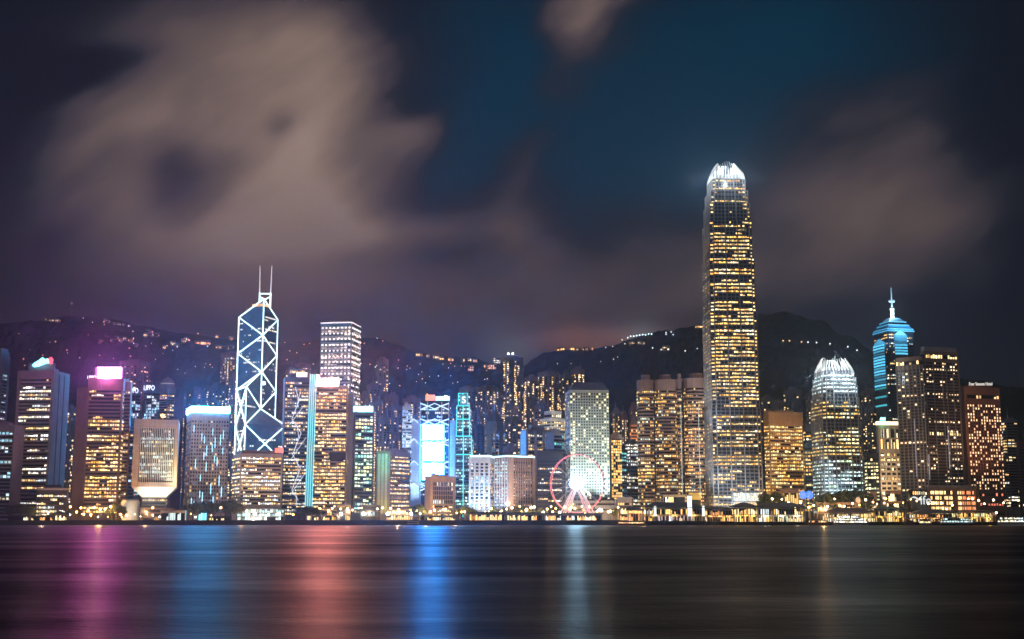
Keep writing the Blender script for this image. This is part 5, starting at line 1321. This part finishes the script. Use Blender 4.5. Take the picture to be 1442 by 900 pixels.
for x, y, w in ((1080, 695, 1.2), (1090, 693, 1.2), (1160, 696, 1.3), (1170, 694, 1.3), (1182, 692, 1.2), (1196, 690, 1.4), (1206, 690, 1.5), (1216, 694, 1.2)):
    tree(x, y, 1392 + random.uniform(-6, 6), 'leafy tree on the terrace below the claw topped towers', 'trees on the terrace', w)

# small waterfront buildings
def kiosk(label, x0, x1, y0, Y, mat, pal, gain, dens=.9, roofm=None, rows=1, d=9, cat='kiosk', name='kiosk', pane=1.8):
    f = foot(x0, x1 - .4, x1, Y, None, d, 715); z1 = W(x0, y0, Y).z; c = centre(f); t = T(); t.o = thing(name, label, cat, (c[0], c[1], GZ)); t.ft = f; t.z1 = z1
    mb = MB(); mb.prism(f, GZ, z1); mb.build('wall', mat, t.o)
    mb = MB(); mb.prism(inset(f, 1.06), z1 + .01, z1 + .9); mb.build('roof', roofm or DKSTEEL, t.o)
    h = (z1 - GZ - .6) / rows
    for r in range(rows):
        mb = MB(); floor_panes(mb, f, GZ + .5 + r * h, GZ + .5 + (r + .75) * h, pane, dens, pal, gain, .2, (0, 1), .12, .5, .03); mb.build('window_band', WIN, t.o)
    return t
kiosk('low dark pavilion with a string of small lights at the far end of the promenade', 12, 42, 726, 1325, BLACK, WARM, 1.1, .6, rows=1, pane=1.2)
kiosk('small lit pavilion in front of the dark office box', 78, 96, 724, 1330, BROWN, WARM, 1.2, .8)
kiosk('low terrace with small lamps between dark pavilion and lit pavilion', 44, 76, 727, 1335, BLACK, ORANGE + WARM, .9, .45, pane=1.0)
kiosk('brown low podium under the floodlit headquarters', 198, 246, 716, 1365, BROWN, WARM, .5, .2, rows=3, d=14)
kiosk('pale low wing beside the headquarters stem', 226, 262, 719, 1352, CONC, [(.8, 1, .95)], .7, .7)
kiosk('small blue lit screen hut by the cream tower', 258, 264, 704, 1362, DKSTEEL, [(.35, .85, 1)], 1.6, 1.0, pane=6)
kiosk('teal lit kiosk with white counter before the trees', 280, 292, 719, 1330, wall('teal_paint', (.05, .25, .28)), [(.3, .9, 1), (.7, 1, 1)], 1.1, 1.0)
kiosk('long low stall row with tiny coloured lights', 294, 326, 728, 1322, BLACK, WARM + ORANGE, .9, .5, pane=.9)
kiosk('brown eaved pavilion beside the cyan edged tower', 474, 494, 712, 1360, BROWN, WARM, .8, .6, rows=2)
kiosk('dark glazed pavilion with bluish windows', 507, 536, 712, 1345, BLACK, COOL, .5, .55, rows=3, pane=2.4)
kiosk('grey quay shed below the tan civic block', 598, 642, 727, 1330, CONC2, WARM, .8, .5)
kiosk('low lit arcade below the white fluted hotel', 660, 712, 722, 1322, CONC2, ORANGE + WARM, 1.0, .7, pane=1.3)
kiosk('low lit arcade below the brown gridded hotel', 713, 765, 723, 1321, CONC2, WARM + ORANGE, 1.0, .65, pane=1.3)
kiosk('lit arcade directly under the ferris wheel', 766, 848, 724, 1321, CONC2, WHITE + ORANGE, 1.1, .7, pane=1.3)
kiosk('warm lit pavilion right after the ferris wheel', 872, 903, 714, 1322, CREAM, ORANGE + WARM, 1.1, .85, rows=2, pane=1.6)
# arched tent on the promenade
p = W(465, 731, 1322); t = thing('event_tent', 'dark arched tent on the promenade below the cyan edged tower', 'tent', (p.x, 1322, GZ)); mb = MB()
arc = [(p.x + 9 * math.cos(R(a)), GZ + 8.5 * math.sin(R(a))) for a in range(0, 181, 15)]
for k in range(len(arc) - 1):
    (xa, za), (xb, zb) = arc[k], arc[k + 1]; mb.poly([(xa, 1316, za), (xb, 1316, zb), (xb, 1330, zb), (xa, 1330, za)])
mb.build('canopy', wall('tent_cloth', (.06, .06, .065), .7, 50), t)
for yy in (1316, 1330):
    mb = MB()
    for k in range(len(arc) - 1): mb.bar((arc[k][0], yy, arc[k][1]), (arc[k + 1][0], yy, arc[k + 1][1]), .25, 5)
    mb.build('arch', STEEL, t)

# gold pavilion, two blue globes, ornament
t = kiosk('gold glowing glass pavilion at the foot of the gold lit block', 1099, 1126, 689, 1400, BROWN, [(1, .55, .12), (1, .62, .18)], .8, 1.0, rows=2, cat='pavilion', name='glass_pavilion', pane=2.2)
for i, x in enumerate((1131, 1140)):
    p = W(x, 697, 1388); g = thing('light_globe', ('blue light globe next to the gold pavilion' if i == 0 else 'second blue light globe, farther from the gold pavilion'), 'light globe', (p.x, 1388, GZ))
    mb = MB(); mb.ball(p, 3.9, 14, 9, 1.15); mb.build('globe', lamp_mat('blue_globe_light', (.0, .16, .85), 2.0, False, .7), g, True)
    mb = MB(); mb.bar((p.x, 1388, GZ), (p.x, 1388, p.z - 3.8), .5); mb.build('pole', DKSTEEL, g)
p = W(1208, 705, 1372); g = thing('golden_arch', 'small golden lit arch among the dark terraces', 'ornament', (p.x, 1372, GZ)); mb = MB()
mb.prism([(p.x - 3, 1372), (p.x + 3, 1372), (p.x + 3, 1374), (p.x - 3, 1374)], GZ, p.z + 2); mb.build('base', BROWN, g)
mb = MB(); mb.ball((p.x, 1371, p.z + .5), 2.6, 12, 6, 1.3); mb.build('shell', lamp_mat('gold_light', (1, .6, .3), .8, False), g)
kiosk('long terrace building with a row of small lit bays below the shorter claw tower', 1150, 1206, 708, 1368, BROWN, ORANGE + WARM, .8, .55, rows=2, d=12, pane=1.6, cat='terrace building', name='terrace_building')
kiosk('small red lit restaurant block below the gold arcaded block', 1226, 1236, 693, 1392, BROWN, ORANGE, .9, .8)
kiosk('stepped lit terrace block under the gold arcaded office block', 1248, 1270, 692, 1384, BROWN, [(1, .8, .45)], 1.2, .7, rows=3, d=14, cat='terrace building', name='terrace_building', pane=2)

# shopping mall
t = tower('shopping_mall', 'long brown shopping mall with big orange lit windows below the bronze hotel', 1305, 1308, 1375, 686, 1392, BROWN, 'shopping mall', th=82, dep=40, roof=False, cap=CONC2)
mb = MB(); mb.prism(inset(t.ft, 1.02), t.z1 - .2, t.z1 + 2); mb.build('roof', CONC2, t.o)
H_ = t.z1 - 12
a, b = Vector(t.ft[1]), Vector(t.ft[2]); d = b - a; nr = Vector((d.y, -d.x)).normalized()
for r in range(5):
    z0 = 10 + H_ * r / 5; z1_ = z0 + H_ / 5 * .62
    for i in range(10):
        if i == 5: continue
        hot = (i >= 6 and i < 10)
        mb = MB(); u0, u1 = .03 + .095 * i, .03 + .095 * i + .08
        for q in range(2 if not hot else 4):
            nq = 2 if not hot else 4
            p, q_ = a + d * (u0 + (u1 - u0) * (q + .05) / nq) + nr * .25, a + d * (u0 + (u1 - u0) * (q + .9) / nq) + nr * .25
            g = pick([(1, .30, .10), (1, .36, .15)], .75, .5) if hot and i > 6 else pick([(1, .68, .30), (1, .58, .2)], 1.0, .5)
            if random.random() < .12: g = None
            mb.poly([(p.x, p.y, z0), (q_.x, q_.y, z0), (q_.x, q_.y, z1_), (p.x, p.y, z1_)], g)
        mb.build('window', WIN, t.o)
t = tower('mall_wing', 'darker mall wing with a row of red lit windows', 1376, 1378, 1414, 689, 1396, wall('dark_brown_render', (.07, .05, .05)), 'shopping mall', th=82, roof=False)
for r, pr in ((0, .1), (2, .9), (4, .3)):
    mb = MB(); z0 = 10 + (t.z1 - 12) * r / 5; floor_panes(mb, t.ft, z0, z0 + 3, 3.2, pr, [(1, .25, .15)], .8, .25, (1,), .2, .3); mb.build('window_band', WIN, t.o)
t = tower('billboard_block', 'dark glass mall corner carrying a white swoosh and letters', 1278, 1281, 1306, 690, 1382, BLACK, 'shopping mall', th=82, roof=False)
mb = MB(); floor_panes(mb, t.ft, t.z1 - 5, t.z1 - 1.5, 2.5, .7, WARM, .9, .25, (1,), .15); mb.build('window_band', WIN, t.o)
bb = face_panel(t, 1, .04, .98, t.z1 - 21, t.z1 - 6, .6, .3).build('billboard', wall('billboard_sheet', (.05, .08, .11), .4, 50), t.o)
WL = lamp_mat('white_billboard_letters', (.85, .97, 1), .95, False)
lettering('ife', 1303.5, 705, 1378, 13.5, WL, bb, sx=.95)
mb = MB(); pts = [(1283, 701.5), (1286, 700), (1290, 701), (1294, 703.5), (1298, 705.5)]
for (p, q), r in zip(zip(pts, pts[1:]), (.5, .9, .9, .6)): mb.bar(W(*p, 1378), W(*q, 1378), r)
mb.build('swoosh', WL, bb)

# ---- piers
PW = wall('pier_paint', (.45, .42, .36)); PROOF = wall('pier_roof_tiles', (.05, .06, .085), .5, 50); TIMB = wall('pier_piles', (.03, .028, .027), .9, 50)
def pier(label, x0, x1, yroof, yeave, ydeck, Y, pal, gain, dens=.85, storeys=2, hip=True, ncol=12, roofm=None, d=26):
    A, B_ = W(x0, ydeck, Y), W(x1, ydeck, Y); ze = W(x0, yeave, Y).z; zr_ = W(x0, yroof, Y).z; zd = max(1.8, A.z); t = T()
    t.o = thing('ferry_pier', label, 'ferry pier', ((A.x + B_.x) / 2, Y + d / 2, zd)); f = [(A.x, Y), (B_.x, Y), (B_.x, Y + d), (A.x, Y + d)]; t.ft = f
    mb = MB(); mb.prism(inset(f, 1.03), zd - 1.2, zd); mb.build('deck', TIMB, t.o)
    n = max(4, int((B_.x - A.x) / 6))
    for i in range(n + 1): mb = MB(); x = A.x + (B_.x - A.x) * i / n; mb.bar((x, Y + .6, -1), (x, Y + .6, zd - 1.2), .5, 6); mb.build('pile', TIMB, t.o)
    mb = MB(); mb.prism([(A.x + 1, Y + 5), (B_.x - 1, Y + 5), (B_.x - 1, Y + d - 2), (A.x + 1, Y + d - 2)], zd + .01, ze - .3); mb.build('hall', PW, t.o)
    h = (ze - zd) / storeys; g = [(A.x + 1, Y + 5), (B_.x - 1, Y + 5), (B_.x - 1, Y + d - 2), (A.x + 1, Y + d - 2)]
    for s in range(storeys):
        mb = MB(); floor_panes(mb, g, zd + s * h + .3, zd + s * h + h * .74, 1.7, dens, pal, gain, .3, (0, 1, 3), .14, .4, .01); mb.build('glazing', WIN, t.o)
        if s: mb = MB(); mb.prism([(A.x, Y + .5), (B_.x, Y + .5), (B_.x, Y + 5), (A.x, Y + 5)], zd + s * h - .25, zd + s * h); mb.build('balcony', PW, t.o)
    for i in range(ncol + 1):
        x = A.x + .5 + (B_.x - A.x - 1) * i / ncol; mb = MB(); mb.box((x, Y + 1, (zd + ze) / 2), (.6, .6, ze - zd - .02)); mb.build('column', PW, t.o)
    mb = MB(); ov = 1.5; e = [(A.x - ov, Y - ov), (B_.x + ov, Y - ov), (B_.x + ov, Y + d + ov), (A.x - ov, Y + d + ov)]; ry = Y + d / 2; k = d * .4 if hip else 0
    mb.prism(e, ze, ze + .5); i = len(mb.v); mb.v += [(A.x + k, ry, zr_), (B_.x - k, ry, zr_)] + [(p[0], p[1], ze + .51) for p in e]
    for q in ((i + 2, i + 3, i + 1, i), (i + 3, i + 4, i + 1), (i + 4, i + 5, i, i + 1), (i + 5, i + 2, i)): mb.f.append(q); mb.g.append(None)
    mb.build('roof', roofm or PROOF, t.o)
    for i in range(3): point(((A.x * (2.5 - i) + B_.x * (i + .5)) / 3, Y + 2.5, zd + h * .8), 2200 * gain, pal[0], .3)
    return t
t = pier('columned maritime pier with a lit white lantern tower', 909, 991, 707, 715, 734, 1292, GOLD + WHITE, 1.1, .7, 2, True, 18)
for (x, y0, wd) in ((971, 697, 4.2), (922.5, 712, 2.2), (990.5, 711, 2.2)):
    p = W(x, y0, 1290); mb = MB(); mb.prism([(p.x - wd / 2, 1291), (p.x + wd / 2, 1291), (p.x + wd / 2, 1291 + wd), (p.x - wd / 2, 1291 + wd)], 4, p.z); lt = mb.build('lantern_tower', WHITEW, t.o)
    mb = MB(); mb.prism([(p.x - wd / 2 - .1, 1290.8), (p.x + wd / 2 + .1, 1290.8), (p.x + wd / 2 + .1, 1290.98), (p.x - wd / 2 - .1, 1290.98)], 9, p.z - 1); mb.build('lit_face', lamp_mat('white_tower_light', (.9, 1, .95), 1.6, False, .3), lt)
for k in range(10):
    p = W(927 + k * 5.2, 728, 1290); mb = MB(); mb.bar((p.x, 1290.5, 5), (p.x, 1290.5, 9.2), .35); mb.build('flag_light', lamp_mat('rosy_pillar_light', (1, .62, .6), 1.0, False), t.o)
kiosk('plain yellowish block behind the maritime pier', 970, 988, 694, 1400, wall('mustard_render', (.42, .33, .14)), WARM, .6, .05, cat='building', name='low_block')
spot(979, 727, 1384, W(979, 703, 1400), 7000, (1, .85, .4), 100)
kiosk('low lit block behind the maritime pier roof', 934, 966, 697, 1400, CONC, WARM, 1.0, .5, rows=3, cat='building', name='low_block')
pier('short red lit landing pier beside the maritime pier', 885, 906, 715, 719, 734, 1296, ORANGE, 1.1, .8, 1, True, 6)
pier('timber pier with tiled roof and rosy lit ground floor', 996, 1034, 713, 717, 734.5, 1292, ORANGE + WARM, .9, .75, 2, True, 10)
pier('golden lit ferry pier with a broad navy hipped roof', 1034, 1068, 707, 714, 735, 1290, GOLD + WARM, 1.2, .9, 2, True, 10)
pier('widest ferry pier, pale green lit hall under a long navy roof', 1068, 1135, 707.5, 714.5, 735, 1288, WHITE + GREEN[:1] + GOLD, 1.15, .92, 2, True, 22)
pier('rosy roofed ferry pier behind the white ferry', 1168, 1231, 715, 722, 735, 1296, WARM + WHITE, 1.0, .85, 2, True, 18, PINKW)
pier('golden two storey ferry pier with dark gaps and slanted roof', 1233, 1277, 713, 718, 735, 1290, GOLD, 1.0, .8, 2, True, 14)
pier('grey brown roofed pier with tiny orange kiosk light', 1291, 1345, 717, 723, 735, 1294, ORANGE + WHITE, .9, .6, 2, True, 14, CONC2)
pier('yellow lit ferry pier near the frame edge', 1347, 1403, 718, 721, 735, 1292, GOLD + GREEN[2:3], 1.0, .85, 2, True, 16)

# ---- boats
HULLD = wall('dark_hull', (.03, .032, .04), .4, 50); HULLW = wall('white_hull', (.6, .6, .58), .4, 50)
def boat(name, label, cat, x0, x1, ywl, Y, hullm, decks, pal, gain, hh=2.2, dh=2.5, dens=.85, funnel=True, flip=1):
    A, B_ = W(x0, ywl, Y), W(x1, ywl, Y); L = B_.x - A.x; wd = min(9, L * .28); t = T(); cx = (A.x + B_.x) / 2
    t.o = thing(name, label, cat, (cx, Y, 0)); mb = MB(); n = 12; low, up = [], []
    def outline(k, inn):
        pts = []
        for s in (-1, 1):
            rng = range(n + 1) if s < 0 else range(n, -1, -1)
            for i in rng:
                x = -1 + 2 * i / n; w_ = (1 - abs(x) ** 3.5) ** .6 if abs(x) < 1 else 0
                pts.append((cx + x * L / 2 * k, Y + s * (wd / 2 * w_ * inn + .05)))
        return pts
    mb.prism(outline(.94, .85), -.5, hh, outline(1, 1)); mb.build('hull', hullm, t.o)
    mb = MB(); mb.prism(outline(1.003, 1.03), hh - .35, hh + .1); mb.build('gunwale', HULLW if hullm is HULLD else HULLD, t.o)
    for k in range(decks):
        sh = .86 - .13 * k; x0_, x1_ = cx - L / 2 * sh, cx + L / 2 * (sh - .08 * k); w_ = wd * (.8 - .08 * k)
        f = [(x0_, Y - w_ / 2), (x1_, Y - w_ / 2), (x1_, Y + w_ / 2), (x0_, Y + w_ / 2)]; z = hh + .1 + k * dh
        mb = MB(); mb.prism(f, z, z + dh - .02); dk = mb.build('deckhouse', HULLW, t.o)
        mb = MB(); floor_panes(mb, f, z + dh * .3, z + dh * .85, 1.3, dens, pal, gain, .1, None, .1, .5, .02); mb.build('window_band', WIN, dk)
        mb = MB(); mb.prism(inset(f, 1.05), z + dh, z + dh + .16); mb.build('deck_roof', HULLW, t.o)
    zt_ = hh + decks * dh
    if funnel:
        mb = MB(); mb.bar((cx, Y, zt_), (cx + .4, Y, zt_ + 2.4), .8, 10, .7); mb.build('funnel', HULLD, t.o)
        mb = MB(); mb.bar((cx + L * .22, Y, zt_), (cx + L * .22, Y, zt_ + 4), .12, 5, .06); mb.build('mast', STEEL, t.o)
    return t
boat('ferry', 'white three deck ferry moored by the rosy roofed pier', 'ferry', 1172, 1224, 737.5, 1268, HULLW, 3, WHITE, 1.3, 2.0, 2.4, .9)
boat('motor_boat', 'orange lit motor boat beside the white three deck ferry', 'boat', 1138, 1166, 737.3, 1266, wall('orange_hull', (.5, .22, .08), .5, 50), 1, ORANGE, 1.2, 2.4, 2.2, .8)
boat('launch', 'low orange lit launch near the short red pier', 'boat', 868, 910, 738.2, 1255, wall('orange_hull', (.5, .22, .08)), 1, ORANGE, 1.3, 1.5, 1.8, .9, False)
boat('ferry', 'dark hulled ferry with teal lit cabin before the grey roofed pier', 'ferry', 1322, 1372, 738.3, 1255, HULLD, 2, [(.6, .95, 1), (.8, 1, .9)], .9, 2.4, 2.3, .85)
boat('ferry', 'pale ferry leaving the frame beside the yellow lit pier', 'ferry', 1404, 1452, 738.5, 1250, HULLW, 2, [(.8, .95, 1), (1, .9, .6)], 1.1, 2.6, 2.6, .8)
boat('work_boat', 'tiny dark work boat under the tan civic block', 'boat', 573, 590, 738, 1285, HULLD, 1, WARM, .8, 1.6, 2.0, .3, False)
boat('tour_boat', 'small lit tour boat by the grey roofed pier landing', 'boat', 1294, 1312, 737.8, 1270, HULLD, 1, ORANGE, 1.6, 1.6, 2.6, .95)

# ================================================================== LIGHTS ON THE HILL
def hill_lamp(px, py, m, r, label, group):
    q = on_hill(px, py + 1.2); t = thing('hill_lamp', label, 'street lamp', tuple(q), group)
    mb = MB(); mb.bar(q - Vector((0, 0, 1)), q + Vector((0, 0, 4.5)), .2, 5); mb.build('pole', DKSTEEL, t)
    mb = MB(); mb.ball(q + Vector((0, 0, 4.6 + r)), r, 8, 5); mb.build('lamp_head', m, t)
HLA = lamp_mat('amber_hill_lamp', (1, .55, .22), 2.6, False); HLW = lamp_mat('white_hill_lamp', (.85, .95, 1), 2.6, False); HLO = lamp_mat('orange_hill_lamp', (1, .36, .10), 4.0, False)
def house(px, py, wpx, hpx, label, group, pal, dens=.7, gain=1.0):
    q = on_hill(px, py + hpx * .5); s = q.y / F; w_, h_ = wpx * s, hpx * s
    t = T(); f = [(q.x - w_ / 2, q.y - 4), (q.x + w_ / 2, q.y - 4), (q.x + w_ / 2, q.y + 8), (q.x - w_ / 2, q.y + 8)]
    t.o = thing('hillside_house', label, 'house', (q.x, q.y, q.z - 3), group); mb = MB(); mb.prism(f, q.z - 6, q.z + h_); mb.build('wall', APT, t.o)
    mb = MB(); mb.prism(inset(f, 1.05), q.z + h_ + .01, q.z + h_ + 1.2); mb.build('roof', CONC2, t.o)
    nfl = max(1, int(h_ / 4)); mb = MB()
    for k in range(nfl): floor_panes(mb, f, q.z + .4 + k * h_ / nfl, q.z + .4 + (k + .6) * h_ / nfl, 4, dens, pal, gain, .3, (0, 1, 3), .18, .3, .02)
    mb.build('window_band', WIN, t.o)
rnd = random.Random(11)
# left ridge
for k in range(26): hill_lamp(rnd.uniform(8, 300), rnd.uniform(470, 530), rnd.choice((HLA, HLO, HLA)), rnd.uniform(.7, 1.3), 'faint warm lamp scattered on the broad slope behind the western towers', 'faint lamps behind the western towers')
for k in range(20): hill_lamp(rnd.uniform(520, 700), rnd.uniform(515, 560), rnd.choice((HLA, HLO, HLW)), rnd.uniform(.8, 1.3), 'faint warm lamp dotted over the saddle slope above the central flats', 'faint lamps over the saddle slope')
for x in (62, 68, 74, 81): house(x, 451 + rnd.uniform(-.7, .7), 5, 2.6, 'row house lit amber on the far ridge above the concrete slab tower', 'amber ridge houses above the slab tower', ORANGE + WARM, .8, 1.2)
for x, y in ((117, 452), (146, 457), (147, 461), (130, 458), (187, 471), (78, 485), (94, 497), (95, 501), (112, 508), (213, 487), (219, 510), (243, 498), (243, 489), (188, 487), (292, 492), (293, 487), (275, 520), (250, 525)):
    hill_lamp(x, y - 1, rnd.choice((HLA, HLA, HLW)), rnd.uniform(.8, 1.5), 'lone lamp on the wooded hillside above the pink signed tower', 'lamps on the hillside above the pink signed tower')
for x, y in ((148, 451), (153, 453), (160, 456), (167, 457), (174, 458), (182, 460)): house(x, y, 3, 2, 'tiny house with pale windows high on the ridge over the pink sign', 'tiny ridge houses over the pink sign', WHITE, .5, .7)
for x, y in ((150, 476), (158, 480), (164, 476), (170, 480), (176, 477), (183, 480), (191, 486), (141, 481)): house(x, y, 4.5, 2.6, 'small warm lit house midway up the slope above the pink sign', 'mid slope houses above the pink sign', WARM + ORANGE, .5, .9)
for x, y in ((205, 472), (212, 471), (221, 473), (208, 468)): house(x, y, 5, 4, 'pale lit house cluster on the ridge behind the domed tower', 'ridge houses behind the domed tower', WHITE + WARM, .6, 1.0)
for x, y in ((232, 489), (243, 483), (249, 488), (258, 480), (262, 478)): house(x, y, 5, 4, 'warm lit house on the slope above the cream tower', 'slope houses above the cream tower', WARM, .6, 1.0)
house(285, 483, 20, 5, 'long orange floodlit mansion on the slope', None, [(1, .38, .08)], .95, 1.3)
for x, y, w_ in ((308, 489, 8), (317, 490, 9), (325, 489, 7), (306, 472, 4), (325, 477, 5)): house(x, y, w_, 4, 'lit terrace house beside the braced glass tower on the slope', 'slope houses beside the braced tower', WARM + ORANGE, .6, 1.0)
for x, y in ((401, 485), (408, 497), (428, 488), (436, 486), (441, 516), (418, 500), (404, 510)): hill_lamp(x, y, HLA, 1.2, 'lamp on the slope between the braced tower and the square skyscraper', 'lamps between braced tower and square skyscraper')
for x, y in ((508, 515), (506, 529), (521, 516), (508, 485), (513, 486), (531, 479), (539, 483), (507, 540)): hill_lamp(x, y, rnd.choice((HLO, HLA, HLW)), 1.2, 'lamp on the slope right beside the square skyscraper', 'lamps beside the square skyscraper')
for x, y, w_ in ((590, 500, 9), (603, 501, 5), (614, 503, 9), (622, 505, 6), (635, 507, 8), (652, 508, 5), (661, 507, 6), (669, 508, 6)): house(x, y, w_, 4, 'amber house glowing on the saddle above the screen tower', 'amber saddle houses above the screen tower', ORANGE + WARM, .75, 1.3)
for k in range(16): hill_lamp(rnd.uniform(545, 660), rnd.uniform(508, 545), rnd.choice((HLA, HLW)), rnd.uniform(.7, 1.2), 'faint lamp on the dark slope above the white fluted tower', 'faint lamps above the white fluted tower')
house(690, 517, 18, 6, 'domed pavilion lit orange on the saddle', None, [(1, .45, .2)], .9, 1.1); house(663, 519, 8, 7, 'steep lit house above the cone topped flats', None, [(1, .55, .35)], .8, .8)
house(700, 508, 10, 8, 'pale slanting white hillside building left of the tallest flats', None, WHITE, .8, 1.0)
for x, w_ in ((786, 3), (792, 6), (806, 6), (813, 3), (822, 4), (828, 5), (834, 2)): house(x, 491.5, w_, 4, 'brightly lit villa on the peak crest behind the porthole tower', 'crest villas behind the porthole tower', WARM + ORANGE, .8, 1.5)
for x, y in ((853, 492), (863, 491), (785, 515), (804, 515), (846, 512), (864, 509), (870, 506), (919, 493), (931, 496), (965, 497), (982, 494), (876, 481), (880, 487)): hill_lamp(x, y, HLW, rnd.uniform(.9, 1.4), 'white lamp on the dark peak slope above the lobed towers', 'white lamps on the peak slope')
for k in range(9): hill_lamp(884 + k * 4.2, 477 - k * .5 + rnd.uniform(-.6, .6), lamp_mat('icy_hill_lamp', (.6, .95, 1), 5, False), 1.4, 'icy white lamp in the row on the peak crest', 'icy lamp row on the crest')
for x, w_ in ((890, 8), (902, 8), (906, 4)): house(x, 483.5, w_, 3, 'low lit lookout building under the icy lamp row', 'lookout buildings under the icy lamps', WARM, .8, .9)
for x, y in ((938, 471), (945, 470), (938, 474), (948, 474)): hill_lamp(x, y, HLW, 1.2, 'pale lamp on the crest left of the tallest skyscraper', 'pale crest lamps left of the tallest skyscraper')
house(938, 491, 9, 6, 'golden lit villa on the slope left of the tallest skyscraper', None, WARM, .9, 1.3); house(985, 461, 10, 3.5, 'orange glowing house on the crest beside the tallest skyscraper', None, ORANGE, .95, 1.8)
for x, y in ((1103, 483), (1112, 484), (1129, 485), (1138, 485), (1150, 486), (1169, 487), (1194, 491), (1207, 496)): hill_lamp(x, y, rnd.choice((HLW, HLA)), 1.4, 'lamp in the sparse row on the dark hill above the shorter claw tower', 'lamp row above the shorter claw tower')
p = on_hill(100, 446); t = thing('radio_mast', 'thin lattice radio mast standing on the far ridge', 'radio mast', tuple(p)); mb = MB()
for s in (-1, 1): mb.bar((p.x + s * 2.2, p.y, p.z - 2), (p.x + s * .4, p.y, p.z + 42), .35, 4)
for k in range(8): mb.bar((p.x - 2.2 + k * .22, p.y, p.z + k * 5.2), (p.x + 2.0 - k * .22, p.y, p.z + 5.2 + k * 5.2), .2, 4)
mb.build('lattice', DKSTEEL, t); mb = MB(); mb.box((p.x, p.y, p.z + 30), (5, 2, 4)); mb.build('antenna', STEEL, t)

for o in list(scene.objects):
    if '_loc' in o: del o['_loc']
print('OBJECTS', len(scene.objects), 'CHILDREN NONE LABEL', sum(1 for o in scene.objects if o.parent is None and 'label' not in o and 'kind' not in o))
# ================================================================== HAZE over the harbour
def haze():
    m = bpy.data.materials.new('haze_air'); m.use_nodes = True; t = NT(m.node_tree); t.n.clear()
    o = t.new('ShaderNodeOutputMaterial'); v = t.new('ShaderNodeVolumePrincipled'); t.l.new(v.outputs[0], o.inputs['Volume'])
    v.inputs['Color'].default_value = (.55, .70, .95, 1); v.inputs['Density'].default_value = 1.25e-4; v.inputs['Anisotropy'].default_value = .8
    mb = MB(); mb.box((0, 1500, 276), (5200, 4200, 554)); h = mb.build('haze', m); h['kind'] = 'stuff'
    if '_loc' in h: del h['_loc']
haze()
